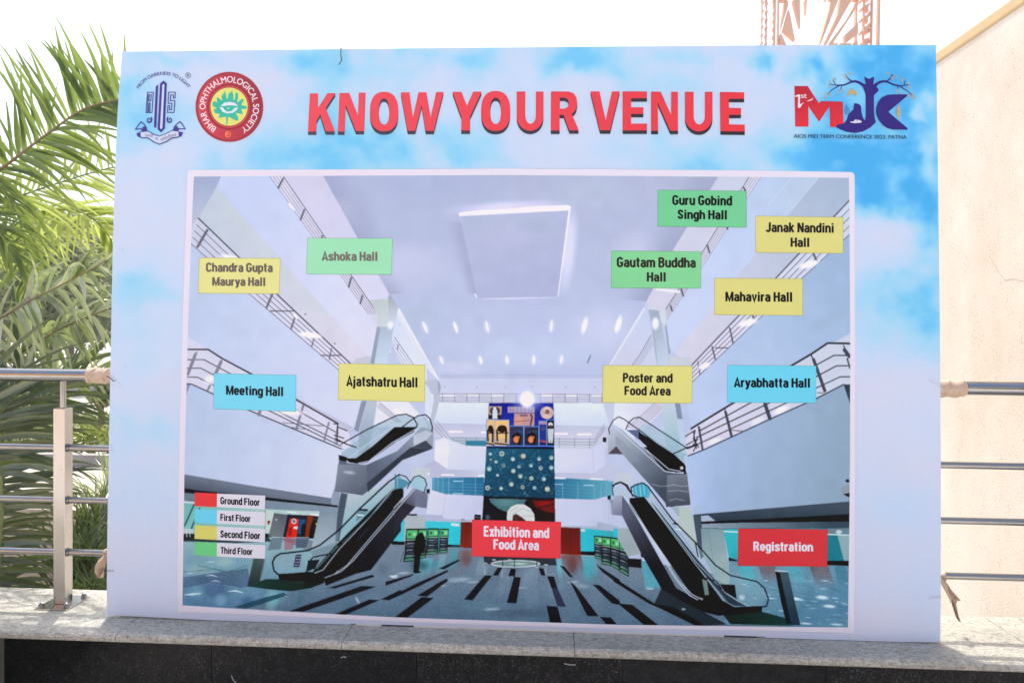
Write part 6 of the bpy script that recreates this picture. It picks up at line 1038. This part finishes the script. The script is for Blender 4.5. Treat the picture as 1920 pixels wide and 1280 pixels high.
frond(pc_, [(-3.85, 1.2, .5), (-3.7, 1.6, .62), (-3.503, 1.8, .714), (-3.196, 1.8, .866), (-2.778, 1.8, .927)], (.3, .2, .8), (.4, -.1, -.7), .42, 46, L_PALE, STEM_G, .013, (.9, .7), 11)
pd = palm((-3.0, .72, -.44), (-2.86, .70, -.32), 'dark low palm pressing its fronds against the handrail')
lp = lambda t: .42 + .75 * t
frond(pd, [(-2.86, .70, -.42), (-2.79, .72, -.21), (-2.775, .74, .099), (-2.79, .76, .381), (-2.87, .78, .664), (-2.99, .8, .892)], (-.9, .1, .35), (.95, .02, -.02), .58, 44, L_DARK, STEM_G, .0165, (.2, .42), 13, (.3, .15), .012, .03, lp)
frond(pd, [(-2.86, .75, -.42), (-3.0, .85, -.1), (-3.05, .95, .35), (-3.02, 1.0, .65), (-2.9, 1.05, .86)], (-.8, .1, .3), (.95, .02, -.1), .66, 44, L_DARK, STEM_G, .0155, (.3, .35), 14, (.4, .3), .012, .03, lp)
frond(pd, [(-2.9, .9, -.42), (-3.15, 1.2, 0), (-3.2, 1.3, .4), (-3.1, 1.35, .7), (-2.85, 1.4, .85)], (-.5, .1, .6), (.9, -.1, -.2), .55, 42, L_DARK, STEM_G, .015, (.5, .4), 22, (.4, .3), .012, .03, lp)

# low shrubs behind the coping
def strap_shrub(loc, n, h, label, mat, seed, w=.008):
    rnd = random.Random(seed); e = empty('shrub', loc); tag(e, label, 'shrub', 'low shrubs behind the coping'); v, f = [], []
    for i in range(n):
        a = rnd.uniform(0, 6.28); r = rnd.uniform(0, .16); d = Vector((math.cos(a) * rnd.uniform(.15, .9), math.sin(a) * rnd.uniform(.15, .9), 1)); leaflet(v, f, Vector((r * math.cos(a * 3), r * math.sin(a * 3), rnd.uniform(0, h * .25))), d, h * rnd.uniform(.6, 1.2), w * rnd.uniform(.7, 1.3), rnd.uniform(.4, 1.3), rnd)
    me = bpy.data.meshes.new('foliage'); me.from_pydata(v, [], f); me.materials.append(mat); me.update(); o = bpy.data.objects.new('foliage', me); COL.objects.link(o); o.parent = e
    m = MB(); 
    for k in range(5): m.tube([(.03 * math.cos(k), .03 * math.sin(k), 0), (.07 * math.cos(k * 2), .07 * math.sin(k * 2), h * .4)], .006, 6)
    m.build('stems', STEM, e, True)
for i, (x, y, h, n, lb, mt) in enumerate(((-2.75, 1.35, .42, 150, 'strappy dark shrub between the steel post and the board', L_DARK), (-2.45, 1.05, .30, 130, 'low grassy shrub at the left foot of the board', L_DARK), (-3.05, 1.9, .50, 150, 'strappy shrub behind the steel post', L_DARK), (-2.95, 2.5, .55, 150, 'bright leafy shrub at the edge of the pale road', L_SUN), (-3.4, 2.7, .55, 150, 'olive leafy shrub left of the bright one by the road', L_PALE), (-2.55, 2.3, .45, 120, 'small shrub nearest the board by the road edge', L_SUN), (-3.5, .95, .4, 110, 'grassy shrub beside the low dark palm', L_DARK), (-2.35, 1.7, .4, 110, 'pale shrub half hidden by the board edge', L_PALE))):
    strap_shrub((x, y, -.44), n, h, lb, mt, 40 + i, .011 if mt is L_SUN else .008)

# leaf clumps for hedges and far trees
def clump(v, f, c, rad, n, s, rnd):
    for i in range(n):
        d = Vector((rnd.gauss(0, 1), rnd.gauss(0, 1), rnd.gauss(0, 1))).normalized() * rnd.random() ** .45; p = Vector(c) + Vector((d.x * rad[0], d.y * rad[1], d.z * rad[2]))
        a = Vector((rnd.gauss(0, 1), rnd.gauss(0, 1), rnd.gauss(0, .6))).normalized(); q = a.cross(Vector((rnd.gauss(0, 1), rnd.gauss(0, 1), rnd.gauss(0, 1)))).normalized(); k = s * rnd.uniform(.6, 1.3); b = len(v)
        v += [tuple(p - a * k), tuple(p + q * k * .45), tuple(p + a * k), tuple(p - q * k * .45)]; f.append((b, b + 1, b + 2, b + 3))
def leafmesh(name, v, f, mat, parent):
    me = bpy.data.meshes.new(name); me.from_pydata(v, [], f); me.materials.append(mat); me.update(); o = bpy.data.objects.new(name, me); COL.objects.link(o); o.parent = parent; return o
L_HEDGE = mat_leaf('hedge_leaf', (.12, .17, .03), (.24, .28, .06), .4, .5, (.40, .46, .07)); L_FAR = mat_leaf('far_leaf', (.13, .16, .08), (.26, .29, .16), .4, .6, (.38, .43, .18))
def hedge(x0, x1, y, h, label, seed):
    rnd = random.Random(seed); e = empty('hedge', ((x0 + x1) / 2, y, -.5)); tag(e, label, 'hedge', 'clipped hedges across the road'); v, f = [], []; n = int((x1 - x0) / .22)
    for i in range(n): clump(v, f, (-(x1 - x0) / 2 + (i + .5) * .22, rnd.uniform(-.1, .1), h * .55), (.24, .26, h * .5 * rnd.uniform(.85, 1.1)), 170, .045, rnd)
    leafmesh('foliage', v, f, L_HEDGE, e); m = MB(); m.tube([(-(x1 - x0) / 2, .005, h * .2), ((x1 - x0) / 2, .005, h * .2)], .02, 6)
    for i in range(0, n, 2): m.tube([(-(x1 - x0) / 2 + i * .22, 0, 0), (-(x1 - x0) / 2 + i * .22 + .03, .02, h * .6)], .012, 6)
    m.build('stems', TRUNK, e)
hedge(-9.5, -3.9, 5.95, .42, 'nearer yellow green hedge along the kerb', 5); hedge(-11, -5.2, 8.1, .30, 'farther low hedge with a small tree before it', 6)
def tree(loc, h, rad, n, label, seed, s=.12, cat='tree', group='trees across the road', mat=None, lo=.35, tw_=.1):
    rnd = random.Random(seed); e = empty('tree', loc); tag(e, label, cat, group); v, f = [], []; m = MB(); m.tube([(0, 0, 0), (.04 * rad, .02, h * .3), (-.03 * rad, 0, h * .6)], [tw_ * 1.3, tw_, tw_ * .6], 12)
    for k in range(n):
        a = k * 2.399; z = h * (lo + (1 - lo) * (k + .5) / n); rr = rad * math.sin(math.pi * min(.97, max(.12, (z / h - lo * .75) / (1 - lo * .75)))) * rnd.uniform(.35, .95); c = (rr * math.cos(a), rr * math.sin(a), z); q = rad * rnd.uniform(.25, .42); clump(v, f, c, (q, q, q * .8), 190, s, rnd); m.tube([(0, 0, h * .3 + .2 * z), c], [tw_ * .4, tw_ * .1], 6)
    m.build('trunk', TRUNK, e, True); leafmesh('crown', v, f, mat or L_FAR, e)
tree((-6.55, 7.2, -.5), .95, .28, 9, 'tiny round tree on a bare stem before the far hedge', 1, .04, lo=.6, tw_=.05)
tree((-13.2, 15, -.5), 4.1, 2.0, 34, 'pale bushy tree left of the others, behind the palms', 2)
tree((-16.6, 20.5, -.5), 5.3, 2.3, 34, 'tallest hazy tree in the middle of the far row', 3, .15)
tree((-11.2, 17.5, -.5), 4.0, 1.9, 30, 'hazy tree close to the left edge of the board', 4)
tree((-22, 24, -.5), 5.2, 2.6, 30, 'far wide tree at the left end of the row', 5, .16)
